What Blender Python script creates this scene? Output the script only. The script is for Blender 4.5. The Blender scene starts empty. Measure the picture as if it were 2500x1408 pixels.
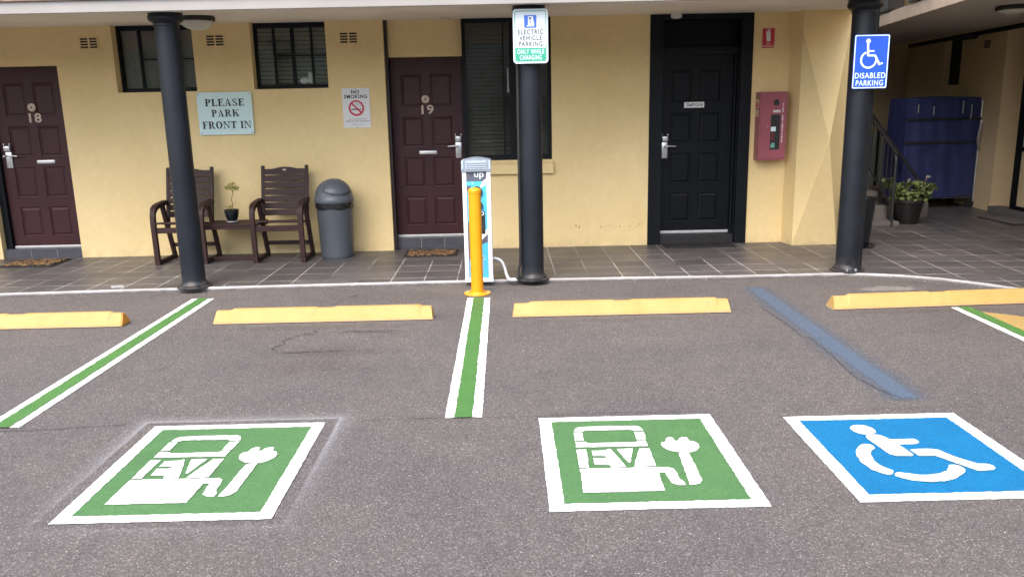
import bpy, bmesh, math, random
from mathutils import Vector, Matrix
random.seed(7)
EL, SUN, ANG, SKY, EXPO = 55, .6, 70, .15, 1.73
PI = math.pi
S = bpy.context.scene
C = S.collection
FL = 0.04            # verandah paving height
YW = 9.48            # front wall plane

# ------------------------------------------------------------------ materials
def new_mat(name):
    m = bpy.data.materials.new(name); m.use_nodes = True
    nt = m.node_tree
    b = nt.nodes['Principled BSDF']
    return m, nt, b
def nd(nt, typ, **kw):
    n = nt.nodes.new(typ)
    for k, v in kw.items(): setattr(n, k, v)
    return n
def lk(nt, a, b): nt.links.new(a, b)
def math_n(nt, op, a, b=None, c=None, clamp=False):
    n = nd(nt, 'ShaderNodeMath', operation=op); n.use_clamp = clamp
    for i, v in enumerate((a, b, c)):
        if v is None: continue
        if isinstance(v, (int, float)): n.inputs[i].default_value = v
        else: lk(nt, v, n.inputs[i])
    return n.outputs[0]
def ramp(nt, fac, stops, interp='LINEAR'):
    r = nd(nt, 'ShaderNodeValToRGB'); r.color_ramp.interpolation = interp
    el = r.color_ramp.elements
    while len(el) < len(stops): el.new(0.5)
    for e, (p, c) in zip(el, stops):
        e.position = p; e.color = (*c, 1) if len(c) == 3 else c
    lk(nt, fac, r.inputs[0]); return r.outputs[0]
def mixc(nt, fac, a, b, mode='MIX'):
    n = nd(nt, 'ShaderNodeMix', data_type='RGBA', blend_type=mode)
    for i, v in ((0, fac), (6, a), (7, b)):
        if isinstance(v, (int, float)): n.inputs[i].default_value = v
        elif isinstance(v, tuple): n.inputs[i].default_value = (*v, 1)
        else: lk(nt, v, n.inputs[i])
    return n.outputs[2]
def noise(nt, vec, scale, detail=3, rough=0.55):
    n = nd(nt, 'ShaderNodeTexNoise'); n.inputs['Scale'].default_value = scale
    n.inputs['Detail'].default_value = detail; n.inputs['Roughness'].default_value = rough
    if vec is not None: lk(nt, vec, n.inputs['Vector'])
    return n.outputs[0]
def coords(nt):
    return nd(nt, 'ShaderNodeNewGeometry').outputs['Position']
def bump(nt, b, h, strength=0.2, dist=0.01):
    n = nd(nt, 'ShaderNodeBump'); n.inputs['Strength'].default_value = strength; n.inputs['Distance'].default_value = dist
    lk(nt, h, n.inputs['Height']); lk(nt, n.outputs[0], b.inputs['Normal'])

def simple(name, col, rough=0.5, var=0.12, scale=6.0, metal=0.0, bmp=0.0, bscale=80.0, spec=0.5, objc=True):
    """paint / plastic / metal with uneven tone and gloss"""
    m, nt, b = new_mat(name)
    v = nd(nt, 'ShaderNodeTexCoord').outputs['Object'] if objc else coords(nt)
    n1 = noise(nt, v, scale, 4)
    lo = tuple(c*(1-var) for c in col); hi = tuple(min(1, c*(1+var)) for c in col)
    lk(nt, ramp(nt, n1, [(0.3, lo), (0.7, hi)]), b.inputs['Base Color'])
    n2 = noise(nt, v, scale*3.1, 3)
    r = nd(nt, 'ShaderNodeMapRange'); lk(nt, n2, r.inputs[0])
    r.inputs[3].default_value = max(0.03, rough-0.08); r.inputs[4].default_value = min(1, rough+0.08)
    lk(nt, r.outputs[0], b.inputs['Roughness'])
    b.inputs['Metallic'].default_value = metal
    b.inputs['Specular IOR Level'].default_value = spec
    if bmp: bump(nt, b, noise(nt, v, bscale, 3), bmp, 0.004)
    return m

M = {}
def build_mats():
    # --- asphalt
    m, nt, b = new_mat('asphalt'); p = coords(nt)
    fine = nd(nt, 'ShaderNodeTexVoronoi'); fine.inputs['Scale'].default_value = 215; lk(nt, p, fine.inputs['Vector'])
    sep = nd(nt, 'ShaderNodeSeparateColor'); lk(nt, fine.outputs['Color'], sep.inputs[0])
    agg = ramp(nt, sep.outputs[0], [(0.0, (0.053, 0.0490, 0.0480)), (0.35, (0.073, 0.0676, 0.0662)), (0.65, (0.094, 0.0870, 0.0852)), (0.90, (0.122, 0.1134, 0.1105)), (1.0, (0.24, 0.228, 0.222))])
    big = noise(nt, p, 0.9, 5, 0.6)
    mid = noise(nt, p, 7, 4, 0.6)
    c = mixc(nt, 1.0, agg, ramp(nt, big, [(0.26, (0.84, 0.84, 0.87)), (0.5, (1.0, 0.99, 0.99)), (0.74, (1.14, 1.10, 1.05))]), 'MULTIPLY')
    c = mixc(nt, 1.0, c, ramp(nt, mid, [(0.3, (0.93, 0.93, 0.94)), (0.7, (1.06, 1.06, 1.05))]), 'MULTIPLY')
    # white stone flecks
    v2 = nd(nt, 'ShaderNodeTexVoronoi'); v2.inputs['Scale'].default_value = 26; lk(nt, p, v2.inputs['Vector'])
    fl = math_n(nt, 'LESS_THAN', v2.outputs['Distance'], 0.085)
    s2 = nd(nt, 'ShaderNodeSeparateColor'); lk(nt, v2.outputs['Color'], s2.inputs[0])
    fl = math_n(nt, 'MULTIPLY', fl, math_n(nt, 'GREATER_THAN', s2.outputs[0], 0.72))
    c = mixc(nt, math_n(nt, 'MULTIPLY', fl, 0.75), c, (0.52, 0.48, 0.44))
    def blob(x, y, rx, ry, wob_):
        s_ = nd(nt, 'ShaderNodeSeparateXYZ'); lk(nt, p, s_.inputs[0])
        a = math_n(nt, 'DIVIDE', math_n(nt, 'SUBTRACT', s_.outputs[0], x), rx); b_ = math_n(nt, 'DIVIDE', math_n(nt, 'SUBTRACT', s_.outputs[1], y), ry)
        d = math_n(nt, 'POWER', math_n(nt, 'ADD', math_n(nt, 'MULTIPLY', a, a), math_n(nt, 'MULTIPLY', b_, b_)), 0.5)
        return math_n(nt, 'ADD', d, math_n(nt, 'MULTIPLY', math_n(nt, 'SUBTRACT', noise(nt, p, 5, 5, 0.65), 0.5), wob_))
    for x_, y_, rx, ry, amt, col_ in ((-1.25, 5.50, .55, .16, .50, (0.66, 0.62, 0.61)), (-1.05, 6.02, .40, .07, .42, (0.62, 0.60, 0.62)), (-1.30, 5.20, .45, .22, .35, (0.84, 0.74, 0.72)), (1.0, 5.62, .30, .16, .5, (1.22, 1.20, 1.17)),
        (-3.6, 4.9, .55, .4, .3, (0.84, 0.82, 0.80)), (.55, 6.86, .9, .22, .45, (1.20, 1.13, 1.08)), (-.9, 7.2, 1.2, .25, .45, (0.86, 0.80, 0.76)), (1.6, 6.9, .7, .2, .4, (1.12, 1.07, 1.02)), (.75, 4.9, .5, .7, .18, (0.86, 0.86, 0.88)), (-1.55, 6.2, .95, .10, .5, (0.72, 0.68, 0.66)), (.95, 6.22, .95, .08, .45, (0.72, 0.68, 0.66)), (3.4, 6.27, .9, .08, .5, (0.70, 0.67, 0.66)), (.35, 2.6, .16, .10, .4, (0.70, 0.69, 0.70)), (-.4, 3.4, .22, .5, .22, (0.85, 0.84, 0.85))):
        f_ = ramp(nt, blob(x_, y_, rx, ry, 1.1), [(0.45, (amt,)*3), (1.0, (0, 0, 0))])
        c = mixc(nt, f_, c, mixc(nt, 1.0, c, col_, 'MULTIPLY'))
    # worn dark patches near the stops
    dk = noise(nt, p, 1.7, 5, 0.65)
    c = mixc(nt, ramp(nt, dk, [(0.60, (0, 0, 0)), (0.76, (0.45, 0.45, 0.45))]), c, mixc(nt, 1.0, c, (0.68, 0.66, 0.66), 'MULTIPLY'))
    lk(nt, c, b.inputs['Base Color']); b.inputs['Roughness'].default_value = 0.85; b.inputs['Specular IOR Level'].default_value = 0.3
    h = math_n(nt, 'ADD', fine.outputs['Distance'], math_n(nt, 'MULTIPLY', noise(nt, p, 60, 3), 0.6))
    bump(nt, b, h, 0.40, 0.005); M['asphalt'] = m

    # --- painted road marking (colour kept, aggregate shows through)
    def paint(name, col, rough=0.6, wear=0.35):
        m, nt, b = new_mat(name); p = coords(nt)
        v = nd(nt, 'ShaderNodeTexVoronoi'); v.inputs['Scale'].default_value = 125; lk(nt, p, v.inputs['Vector'])
        n1 = noise(nt, p, 9, 4)
        c = mixc(nt, 1.0, (*col,), ramp(nt, n1, [(0.3, (0.93, 0.93, 0.93)), (0.7, (1.05, 1.05, 1.05))]), 'MULTIPLY')
        sv = nd(nt, 'ShaderNodeSeparateColor'); lk(nt, v.outputs['Color'], sv.inputs[0])
        c = mixc(nt, 1.0, c, ramp(nt, sv.outputs[0], [(0.0, (0.84, 0.84, 0.84)), (0.5, (1.0, 1.0, 1.0)), (1.0, (1.10, 1.10, 1.10))]), 'MULTIPLY')
        c = mixc(nt, 1.0, c, ramp(nt, noise(nt, p, 2.6, 5, 0.65), [(0.3, (0.90, 0.91, 0.92)), (0.7, (1.06, 1.05, 1.05))]), 'MULTIPLY')
        pit = math_n(nt, 'GREATER_THAN', noise(nt, p, 95, 2), 0.67)
        c = mixc(nt, math_n(nt, 'MULTIPLY', pit, wear), c, tuple(x*0.35 for x in col))
        lk(nt, c, b.inputs['Base Color']); b.inputs['Roughness'].default_value = rough; b.inputs['Specular IOR Level'].default_value = 0.3
        bump(nt, b, v.outputs['Distance'], 0.45, 0.005); M[name] = m
    paint('paint_white', (0.76, 0.77, 0.76), 0.6, 0.30)
    paint('paint_green', (0.063, 0.152, 0.055), 0.6, 0.5); paint('line_green', (0.058, 0.160, 0.040), 0.6, 0.4)
    paint('paint_blue', (0.003, 0.128, 0.29), 0.6, 0.35)
    paint('paint_yellow', (0.34, 0.235, 0.085), 0.7, 0.6)

    # --- soft sprays with a shape of their own: alpha from a box / line distance
    def spray(name, col, kind, a, bb):
        m, nt, b = new_mat(name)
        tc = nd(nt, 'ShaderNodeTexCoord').outputs['Object']
        s = nd(nt, 'ShaderNodeSeparateXYZ'); lk(nt, tc, s.inputs[0])
        ax = math_n(nt, 'ABSOLUTE', s.outputs[0]); ay = math_n(nt, 'ABSOLUTE', s.outputs[1])
        n1 = noise(nt, tc, 5, 4, 0.6); n2 = noise(nt, tc, 140, 2)
        if kind == 'ring':
            d = math_n(nt, 'MAXIMUM', math_n(nt, 'SUBTRACT', ax, a), math_n(nt, 'SUBTRACT', ay, bb))
            d = math_n(nt, 'ADD', d, math_n(nt, 'MULTIPLY', math_n(nt, 'SUBTRACT', n1, 0.5), 0.02))
            al = ramp(nt, d, [(0.052, (0, 0, 0)), (0.066, (0.72, 0.72, 0.72)), (0.095, (0.28, 0.28, 0.28)), (0.17, (0, 0, 0))])
            # thinner spray on the near side
            al = math_n(nt, 'MULTIPLY', al, ramp(nt, math_n(nt, 'ADD', s.outputs[1], 0.5), [(0.0, (0.18, 0.18, 0.18)), (0.5, (0.45, 0.45, 0.45)), (1.0, (0.66, 0.66, 0.66))]))
        elif kind == 'line':
            d = math_n(nt, 'ADD', ax, math_n(nt, 'MULTIPLY', math_n(nt, 'SUBTRACT', n1, 0.5), 0.05))
            al = ramp(nt, d, [(0.052, (0.90, 0.90, 0.90)), (0.070, (0.50, 0.50, 0.50)), (0.12, (0.20, 0.20, 0.20)), (0.20, (0, 0, 0))])
            end = ramp(nt, math_n(nt, 'SUBTRACT', math_n(nt, 'ADD', bb, math_n(nt, 'MULTIPLY', math_n(nt, 'SUBTRACT', n1, 0.5), 0.12)), ay), [(0.0, (0, 0, 0)), (0.10, (1, 1, 1))])
            al = math_n(nt, 'MULTIPLY', al, end)
        else:
            d = math_n(nt, 'ADD', math_n(nt, 'MULTIPLY', math_n(nt, 'SUBTRACT', noise(nt, tc, 3.6, 6, 0.7), 0.5), 2.2),
                       math_n(nt, 'POWER', math_n(nt, 'ADD', math_n(nt, 'POWER', math_n(nt, 'DIVIDE', ax, a), 2.0), math_n(nt, 'POWER', math_n(nt, 'DIVIDE', ay, bb), 2.0)), 0.5))
            al = ramp(nt, d, [(0.50, (0.50, 0.50, 0.50)), (0.64, (0, 0, 0))])
        al = math_n(nt, 'MULTIPLY', al, ramp(nt, n2, [(0.35, (0.55, 0.55, 0.55)), (0.65, (1, 1, 1))]))
        lk(nt, ramp(nt, n2, [(0.3, tuple(x*0.85 for x in col)), (0.7, col)]), b.inputs['Base Color'])
        lk(nt, al, b.inputs['Alpha']); b.inputs['Roughness'].default_value = 0.7
        M[name] = m
    spray('overspray_white', (0.42, 0.43, 0.455), 'ring', 0.465, 0.525)
    spray('faded_blue_paint', (0.088, 0.128, 0.190), 'line', 0, 1.52)
    spray('pale_mortar', (0.36, 0.34, 0.32), 'blob', 0.42, 0.17)

    # --- rendered wall
    m, nt, b = new_mat('cream_render'); p = coords(nt)
    n1 = noise(nt, p, 1.1, 5, 0.6); n2 = noise(nt, p, 14, 4)
    c = ramp(nt, n1, [(0.3, (0.73, 0.575, 0.290)), (0.7, (0.79, 0.635, 0.340))])
    c = mixc(nt, 1.0, c, ramp(nt, n2, [(0.3, (0.965, 0.96, 0.95)), (0.7, (1.02, 1.02, 1.02))]), 'MULTIPLY')
    s = nd(nt, 'ShaderNodeSeparateXYZ'); lk(nt, p, s.inputs[0])
    # splash dirt along the foot and a line of chips (wear)
    dn = noise(nt, p, 5, 5, 0.7)
    foot = math_n(nt, 'MULTIPLY', ramp(nt, s.outputs[2], [(0.04, (1, 1, 1)), (0.16, (0, 0, 0))]), ramp(nt, dn, [(0.40, (0, 0, 0)), (0.65, (0.55, 0.55, 0.55))]))
    c = mixc(nt, foot, c, (0.40, 0.32, 0.20))
    band = math_n(nt, 'COMPARE', s.outputs[2], 0.275, 0.02)
    xs = math_n(nt, 'MULTIPLY', math_n(nt, 'GREATER_THAN', s.outputs[0], 0.68), math_n(nt, 'LESS_THAN', s.outputs[0], 1.66))
    chip = math_n(nt, 'MULTIPLY', math_n(nt, 'MULTIPLY', band, xs), math_n(nt, 'GREATER_THAN', noise(nt, p, 34, 2), 0.64))
    c = mixc(nt, math_n(nt, 'MULTIPLY', chip, 0.8), c, (0.10, 0.07, 0.045))
    lk(nt, c, b.inputs['Base Color']); b.inputs['Roughness'].default_value = 0.78; b.inputs['Specular IOR Level'].default_value = 0.3
    bump(nt, b, math_n(nt, 'ADD', noise(nt, p, 55, 4), math_n(nt, 'MULTIPLY', noise(nt, p, 4, 3), 1.5)), 0.16, 0.006); M['cream_render'] = m

    # --- paving tiles
    m, nt, b = new_mat('slate_paving'); p = coords(nt)
    def tiles(vec):
        t = nd(nt, 'ShaderNodeTexBrick'); t.offset = 0.0; t.squash = 1.0
        t.inputs['Scale'].default_value = 1.0; t.inputs['Brick Width'].default_value = 0.3215; t.inputs['Row Height'].default_value = 0.325
        t.inputs['Mortar Size'].default_value = 0.0042; t.inputs['Mortar Smooth'].default_value = 0.15; t.inputs['Bias'].default_value = 0.0
        t.inputs['Color1'].default_value = (0.060, 0.0585, 0.0625, 1); t.inputs['Color2'].default_value = (0.090, 0.087, 0.091, 1); t.inputs['Mortar'].default_value = (0, 0, 0, 1)
        lk(nt, vec, t.inputs['Vector']); return t
    mp = nd(nt, 'ShaderNodeMapping'); mp.inputs['Location'].default_value = (-0.488+0.3215*4, -7.515, 0); lk(nt, p, mp.inputs['Vector'])
    mp2 = nd(nt, 'ShaderNodeMapping'); mp2.inputs['Rotation'].default_value = (0, 0, math.radians(5.1)); lk(nt, p, mp2.inputs['Vector'])
    t1, t2 = tiles(mp.outputs[0]), tiles(mp2.outputs[0])
    s = nd(nt, 'ShaderNodeSeparateXYZ'); lk(nt, p, s.inputs[0])
    right = math_n(nt, 'GREATER_THAN', s.outputs[0], 3.62)
    tc = mixc(nt, right, t1.outputs['Color'], t2.outputs['Color'])
    fa = nd(nt, 'ShaderNodeMix', data_type='FLOAT'); lk(nt, right, fa.inputs[0]); lk(nt, t1.outputs['Fac'], fa.inputs[2]); lk(nt, t2.outputs['Fac'], fa.inputs[3])
    mort = fa.outputs[0]
    cl = noise(nt, p, 2.3, 5, 0.65); fi = noise(nt, p, 30, 4, 0.6)
    c = mixc(nt, 1.0, tc, ramp(nt, cl, [(0.3, (0.84, 0.84, 0.86)), (0.7, (1.18, 1.15, 1.12))]), 'MULTIPLY')
    c = mixc(nt, 1.0, c, ramp(nt, fi, [(0.3, (0.92, 0.92, 0.92)), (0.7, (1.07, 1.07, 1.07))]), 'MULTIPLY')
    gvis = ramp(nt, noise(nt, p, 1.6, 3), [(0.36, (0.12, 0.12, 0.12)), (0.56, (1, 1, 1))])
    c = mixc(nt, math_n(nt, 'MULTIPLY', mort, gvis), c, ramp(nt, fi, [(0.3, (0.34, 0.33, 0.325)), (0.7, (0.52, 0.505, 0.50))]))
    lk(nt, c, b.inputs['Base Color'])
    lk(nt, ramp(nt, cl, [(0.3, (0.36,)*3), (0.7, (0.55,)*3)]), b.inputs['Roughness'])
    h = math_n(nt, 'SUBTRACT', math_n(nt, 'MULTIPLY', fi, 0.35), mort)
    bump(nt, b, h, 0.3, 0.004); M['slate_paving'] = m

    # --- coir mat
    m, nt, b = new_mat('coir'); p = nd(nt, 'ShaderNodeTexCoord').outputs['Object']
    v = nd(nt, 'ShaderNodeTexVoronoi', feature='DISTANCE_TO_EDGE'); v.inputs['Scale'].default_value = 17; 
    wv = nd(nt, 'ShaderNodeVectorMath', operation='ADD'); nn = nd(nt, 'ShaderNodeTexNoise'); nn.inputs['Scale'].default_value = 14; lk(nt, p, nn.inputs['Vector'])
    sc = nd(nt, 'ShaderNodeVectorMath', operation='SCALE'); lk(nt, nn.outputs['Color'], sc.inputs[0]); sc.inputs['Scale'].default_value = 0.06
    lk(nt, p, wv.inputs[0]); lk(nt, sc.outputs[0], wv.inputs[1]); lk(nt, wv.outputs[0], v.inputs['Vector'])
    c = ramp(nt, v.outputs['Distance'], [(0.10, (0.030, 0.022, 0.014)), (0.17, (0.36, 0.20, 0.075))])
    c = mixc(nt, 1.0, c, ramp(nt, noise(nt, p, 160, 2), [(0.3, (0.7, 0.7, 0.7)), (0.7, (1.2, 1.2, 1.2))]), 'MULTIPLY')
    lk(nt, c, b.inputs['Base Color']); b.inputs['Roughness'].default_value = 0.95; bump(nt, b, noise(nt, p, 200, 2), 0.6, 0.004); M['coir'] = m

    # --- dark stained wood
    m, nt, b = new_mat('dark_wood'); p = nd(nt, 'ShaderNodeTexCoord').outputs['Object']
    mp = nd(nt, 'ShaderNodeMapping'); mp.inputs['Scale'].default_value = (4, 30, 30); lk(nt, p, mp.inputs['Vector'])
    g = noise(nt, mp.outputs[0], 2.2, 5, 0.6)
    lk(nt, ramp(nt, g, [(0.3, (0.018, 0.0075, 0.0075)), (0.7, (0.042, 0.018, 0.0165))]), b.inputs['Base Color'])
    b.inputs['Roughness'].default_value = 0.6; b.inputs['Specular IOR Level'].default_value = 0.35; bump(nt, b, g, 0.15, 0.003); M['dark_wood'] = m

    # --- glass pane : fresnel reflection over clear
    m, nt, b = new_mat('window_glass'); nt.nodes.remove(b)
    out = nt.nodes['Material Output']; tr = nd(nt, 'ShaderNodeBsdfTransparent'); tr.inputs[0].default_value = (0.90, 0.93, 0.91, 1)
    gl = nd(nt, 'ShaderNodeBsdfGlossy'); gl.inputs['Roughness'].default_value = 0.03; gl.inputs[0].default_value = (0.9, 0.9, 0.9, 1)
    fr = nd(nt, 'ShaderNodeFresnel'); fr.inputs[0].default_value = 1.5
    bn = nd(nt, 'ShaderNodeBump'); bn.inputs['Strength'].default_value = 0.002; lk(nt, noise(nt, coords(nt), 3, 2), bn.inputs['Height']); lk(nt, bn.outputs[0], gl.inputs['Normal'])
    mx = nd(nt, 'ShaderNodeMixShader'); lk(nt, fr.outputs[0], mx.inputs[0]); lk(nt, tr.outputs[0], mx.inputs[1]); lk(nt, gl.outputs[0], mx.inputs[2]); lk(nt, mx.outputs[0], out.inputs[0])
    M['window_glass'] = m

    # --- white kerb paint, patchy
    m, nt, b = new_mat('kerb_white'); p = coords(nt)
    n1 = noise(nt, p, 3.2, 6, 0.7)
    c = ramp(nt, n1, [(0.34, (0.26, 0.25, 0.25)), (0.50, (0.32, 0.32, 0.33)), (0.7, (0.44, 0.445, 0.46))])
    sz = nd(nt, 'ShaderNodeSeparateXYZ'); lk(nt, p, sz.inputs[0])
    gr = math_n(nt, 'ADD', sz.outputs[2], math_n(nt, 'MULTIPLY', math_n(nt, 'SUBTRACT', noise(nt, p, 11, 5, 0.7), 0.5), 0.022))
    c = mixc(nt, ramp(nt, gr, [(0.018, (1, 1, 1)), (0.025, (0, 0, 0))]), c, (0.10, 0.095, 0.095))
    c = mixc(nt, ramp(nt, noise(nt, p, 40, 3), [(0.58, (0, 0, 0)), (0.68, (0.6, 0.6, 0.6))]), c, (0.26, 0.24, 0.22))
    lk(nt, c, b.inputs['Base Color']); b.inputs['Roughness'].default_value = 0.5; M['kerb_white'] = m

    # --- wheel stop yellow
    m, nt, b = new_mat('stop_yellow'); p = coords(nt)
    n1 = noise(nt, p, 4, 5, 0.6)
    c = ramp(nt, n1, [(0.25, (0.37, 0.220, 0.060)), (0.5, (0.39, 0.248, 0.078)), (0.75, (0.40, 0.268, 0.092))])
    c = mixc(nt, ramp(nt, noise(nt, p, 12, 6, 0.75), [(0.59, (0, 0, 0)), (0.72, (0.75, 0.75, 0.75))]), c, (0.20, 0.15, 0.10))
    s = nd(nt, 'ShaderNodeSeparateXYZ'); lk(nt, p, s.inputs[0])
    lo = math_n(nt, 'MULTIPLY', ramp(nt, s.outputs[2], [(0.0, (1, 1, 1)), (0.022, (0, 0, 0))]), ramp(nt, noise(nt, p, 9, 4), [(0.3, (0.2,)*3), (0.6, (1, 1, 1))]))
    c = mixc(nt, math_n(nt, 'MULTIPLY', lo, 0.75), c, (0.42, 0.33, 0.27))
    lk(nt, c, b.inputs['Base Color']); b.inputs['Roughness'].default_value = 0.65; bump(nt, b, noise(nt, p, 70, 4), 0.25, 0.004); M['stop_yellow'] = m

    # --- blue cover fabric
    m, nt, b = new_mat('blue_fabric'); p = coords(nt)
    lk(nt, ramp(nt, noise(nt, p, 4, 4), [(0.3, (0.016, 0.024, 0.092)), (0.7, (0.028, 0.041, 0.150))]), b.inputs['Base Color']); b.inputs['Roughness'].default_value = 0.6
    bump(nt, b, noise(nt, p, 18, 3), 0.3, 0.02); M['blue_fabric'] = m

    # --- leaves
    def leaf(name, a, c2):
        m, nt, b = new_mat(name); p = coords(nt)
        lk(nt, ramp(nt, noise(nt, p, 22, 3), [(0.3, a), (0.7, c2)]), b.inputs['Base Color']); b.inputs['Roughness'].default_value = 0.55
        M[name] = m
    leaf('leaf_yellowgreen', (0.20, 0.21, 0.035), (0.46, 0.42, 0.13)); leaf('leaf_green', (0.045, 0.080, 0.024), (0.17, 0.20, 0.065)); leaf('leaf_hedge', (0.07, 0.10, 0.04), (0.17, 0.21, 0.10)); leaf('leaf_dark', (0.03, 0.07, 0.025), (0.10, 0.16, 0.06))

    sm = simple
    M['soffit'] = sm('soffit_paint', (0.84, 0.77, 0.67), 0.75, 0.05, 1.2, objc=False)
    M['fascia'] = sm('fascia_white', (0.285, 0.28, 0.272), 0.5, 0.06, 2, objc=False)
    M['roof_tile'] = sm('roof_tile', (0.30, 0.22, 0.16), 0.8, 0.3, 8, objc=False)
    M['column_paint'] = sm('column_charcoal', (0.0085, 0.0118, 0.0180), 0.42, 0.2, 3, bmp=0.05, spec=0.32, objc=False)
    nt = M['column_paint'].node_tree; b = nt.nodes['Principled BSDF']; p = coords(nt); src = b.inputs['Base Color'].links[0].from_socket
    s_ = nd(nt, 'ShaderNodeSeparateXYZ'); lk(nt, p, s_.inputs[0])
    mp = nd(nt, 'ShaderNodeMapping'); mp.inputs['Scale'].default_value = (1, 1, .35); lk(nt, p, mp.inputs['Vector'])
    sc_ = math_n(nt, 'MULTIPLY', ramp(nt, noise(nt, mp.outputs[0], 48, 4, .7), [(0.66, (0, 0, 0)), (0.74, (1, 1, 1))]), ramp(nt, s_.outputs[2], [(0.10, (.8, .8, .8)), (0.55, (.25, .25, .25)), (1.0, (.08, .08, .08))]))
    c_ = mixc(nt, sc_, src, (0.11, 0.11, 0.115))
    du = math_n(nt, 'MULTIPLY', ramp(nt, s_.outputs[2], [(0.05, (.6, .6, .6)), (0.20, (0, 0, 0))]), ramp(nt, noise(nt, p, 14, 5, .7), [(0.4, (0, 0, 0)), (0.65, (1, 1, 1))]))
    lk(nt, mixc(nt, du, c_, (0.09, 0.08, 0.07)), b.inputs['Base Color'])
    M['maroon_door'] = sm('maroon_door', (0.042, 0.011, 0.0145), 0.45, 0.12, 3, spec=0.35, objc=False)
    M['black_door'] = sm('black_door', (0.0022, 0.0040, 0.0068), 0.48, 0.2, 3, spec=0.2, objc=False)
    M['black_frame'] = sm('black_frame', (0.0028, 0.0046, 0.0078), 0.5, 0.2, 4, spec=0.22, objc=False)
    M['frame_brown'] = sm('dark_jamb', (0.022, 0.014, 0.016), 0.5, 0.2, 4, objc=False)
    M['room_dark'] = sm('room_dark', (0.02, 0.02, 0.02), 0.9, 0.1)
    M['blind'] = sm('blind_slat', (0.34, 0.33, 0.285), 0.6, 0.1, 5, objc=False)
    M['blind_dark'] = sm('blind_dark', (0.085, 0.068, 0.062), 0.6, 0.1, 5, objc=False)
    M['blind_weave'] = sm('blind_weave', (0.25, 0.23, 0.20), 0.8, 0.12, 30, objc=False)
    M['steel'] = sm('satin_steel', (0.60, 0.62, 0.64), 0.32, 0.08, 8, metal=0.85)
    M['silver_strip'] = sm('aluminium_strip', (0.62, 0.63, 0.64), 0.35, 0.1, 12, metal=0.6, objc=False)
    M['brass'] = sm('dull_brass', (0.52, 0.42, 0.33), 0.5, 0.15, 20, metal=0.15)
    M['step_tile'] = sm('step_tile', (0.060, 0.062, 0.075), 0.45, 0.15, 6, objc=False)
    M['grout'] = sm('grout', (0.30, 0.29, 0.29), 0.8, 0.1, 20)
    M['black_rubber'] = sm('black_rubber', (0.012, 0.012, 0.014), 0.7, 0.2, 20)
    M['bin_grey'] = sm('bin_grey', (0.070, 0.082, 0.098), 0.42, 0.06, 4, bmp=0.04)
    M['bin_lid'] = sm('bin_lid', (0.082, 0.097, 0.118), 0.36, 0.06, 4, bmp=0.03)
    M['bag'] = sm('bin_bag', (0.014, 0.015, 0.018), 0.25, 0.2, 10)
    M['sign_glass'] = sm('sign_glass_green', (0.62, 0.82, 0.82), 0.25, 0.03, 3)
    M['sign_white'] = sm('sign_white', (0.74, 0.76, 0.78), 0.4, 0.03, 4)
    M['sign_bright'] = sm('sign_reflective_white', (0.62, 0.71, 0.77), 0.35, 0.02, 4)
    M['ink_black'] = sm('ink_black', (0.016, 0.017, 0.020), 0.5, 0.1)
    M['ink_grey'] = sm('ink_grey', (0.055, 0.075, 0.082), 0.5, 0.1)
    M['ink_red'] = sm('ink_red', (0.52, 0.025, 0.05), 0.45, 0.06)
    M['sign_green'] = sm('sign_green', (0.025, 0.33, 0.21), 0.4, 0.04)
    M['sign_line_green'] = sm('sign_line_green', (0.13, 0.36, 0.30), 0.4, 0.04)
    M['sign_blue'] = sm('sign_blue', (0.018, 0.085, 0.55), 0.38, 0.05)
    M['icon_blue'] = sm('icon_blue', (0.035, 0.13, 0.60), 0.4, 0.05)
    M['symbol_pale'] = sm('symbol_pale', (0.62, 0.80, 0.86), 0.4, 0.03)
    M['charger_white'] = sm('charger_white', (0.80, 0.81, 0.83), 0.35, 0.03, 5)
    M['charger_cap'] = sm('charger_cap', (0.22, 0.27, 0.33), 0.3, 0.05, 5)
    M['charger_cap_pale'] = sm('charger_cap_pale', (0.36, 0.43, 0.51), 0.3, 0.04, 5)
    M['cyan'] = sm('cyan_vinyl', (0.075, 0.46, 0.72), 0.35, 0.05, 5)
    M['slate_vinyl'] = sm('slate_vinyl', (0.085, 0.10, 0.135), 0.35, 0.08, 5)
    M['bollard'] = sm('bollard_yellow', (0.64, 0.285, 0.005), 0.34, 0.04, 6)
    M['conduit_grey'] = sm('conduit_grey', (0.50, 0.52, 0.55), 0.45, 0.08, 9)
    M['cabinet_red'] = sm('cabinet_red', (0.30, 0.085, 0.112), 0.36, 0.07, 4)
    M['cream_plastic'] = sm('cream_plastic', (0.70, 0.58, 0.42), 0.5, 0.08, 9)
    M['opal'] = sm('opal_glass', (0.60, 0.60, 0.52), 0.25, 0.04, 5)
    M['lamp_dark'] = sm('lamp_bronze', (0.018, 0.017, 0.018), 0.4, 0.2, 8)
    M['glaze_black'] = sm('glaze_black', (0.010, 0.012, 0.015), 0.16, 0.2, 14)
    M['saucer'] = sm('saucer_grey', (0.34, 0.34, 0.36), 0.5, 0.1, 14)
    M['pot_black'] = sm('pot_black', (0.012, 0.012, 0.013), 0.45, 0.2, 10)
    M['soil'] = sm('soil', (0.03, 0.02, 0.014), 0.95, 0.3, 40)
    M['stem'] = sm('stem_brown', (0.20, 0.14, 0.07), 0.8, 0.2, 30)
    M['petal'] = sm('petal_white', (0.50, 0.49, 0.42), 0.6, 0.06, 30)
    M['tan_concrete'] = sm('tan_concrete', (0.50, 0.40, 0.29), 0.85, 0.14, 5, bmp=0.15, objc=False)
    M['wing_tan'] = sm('wing_tan', (0.68, 0.53, 0.31), 0.85, 0.07, 1.6, bmp=0.08, bscale=30, objc=False)
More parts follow.
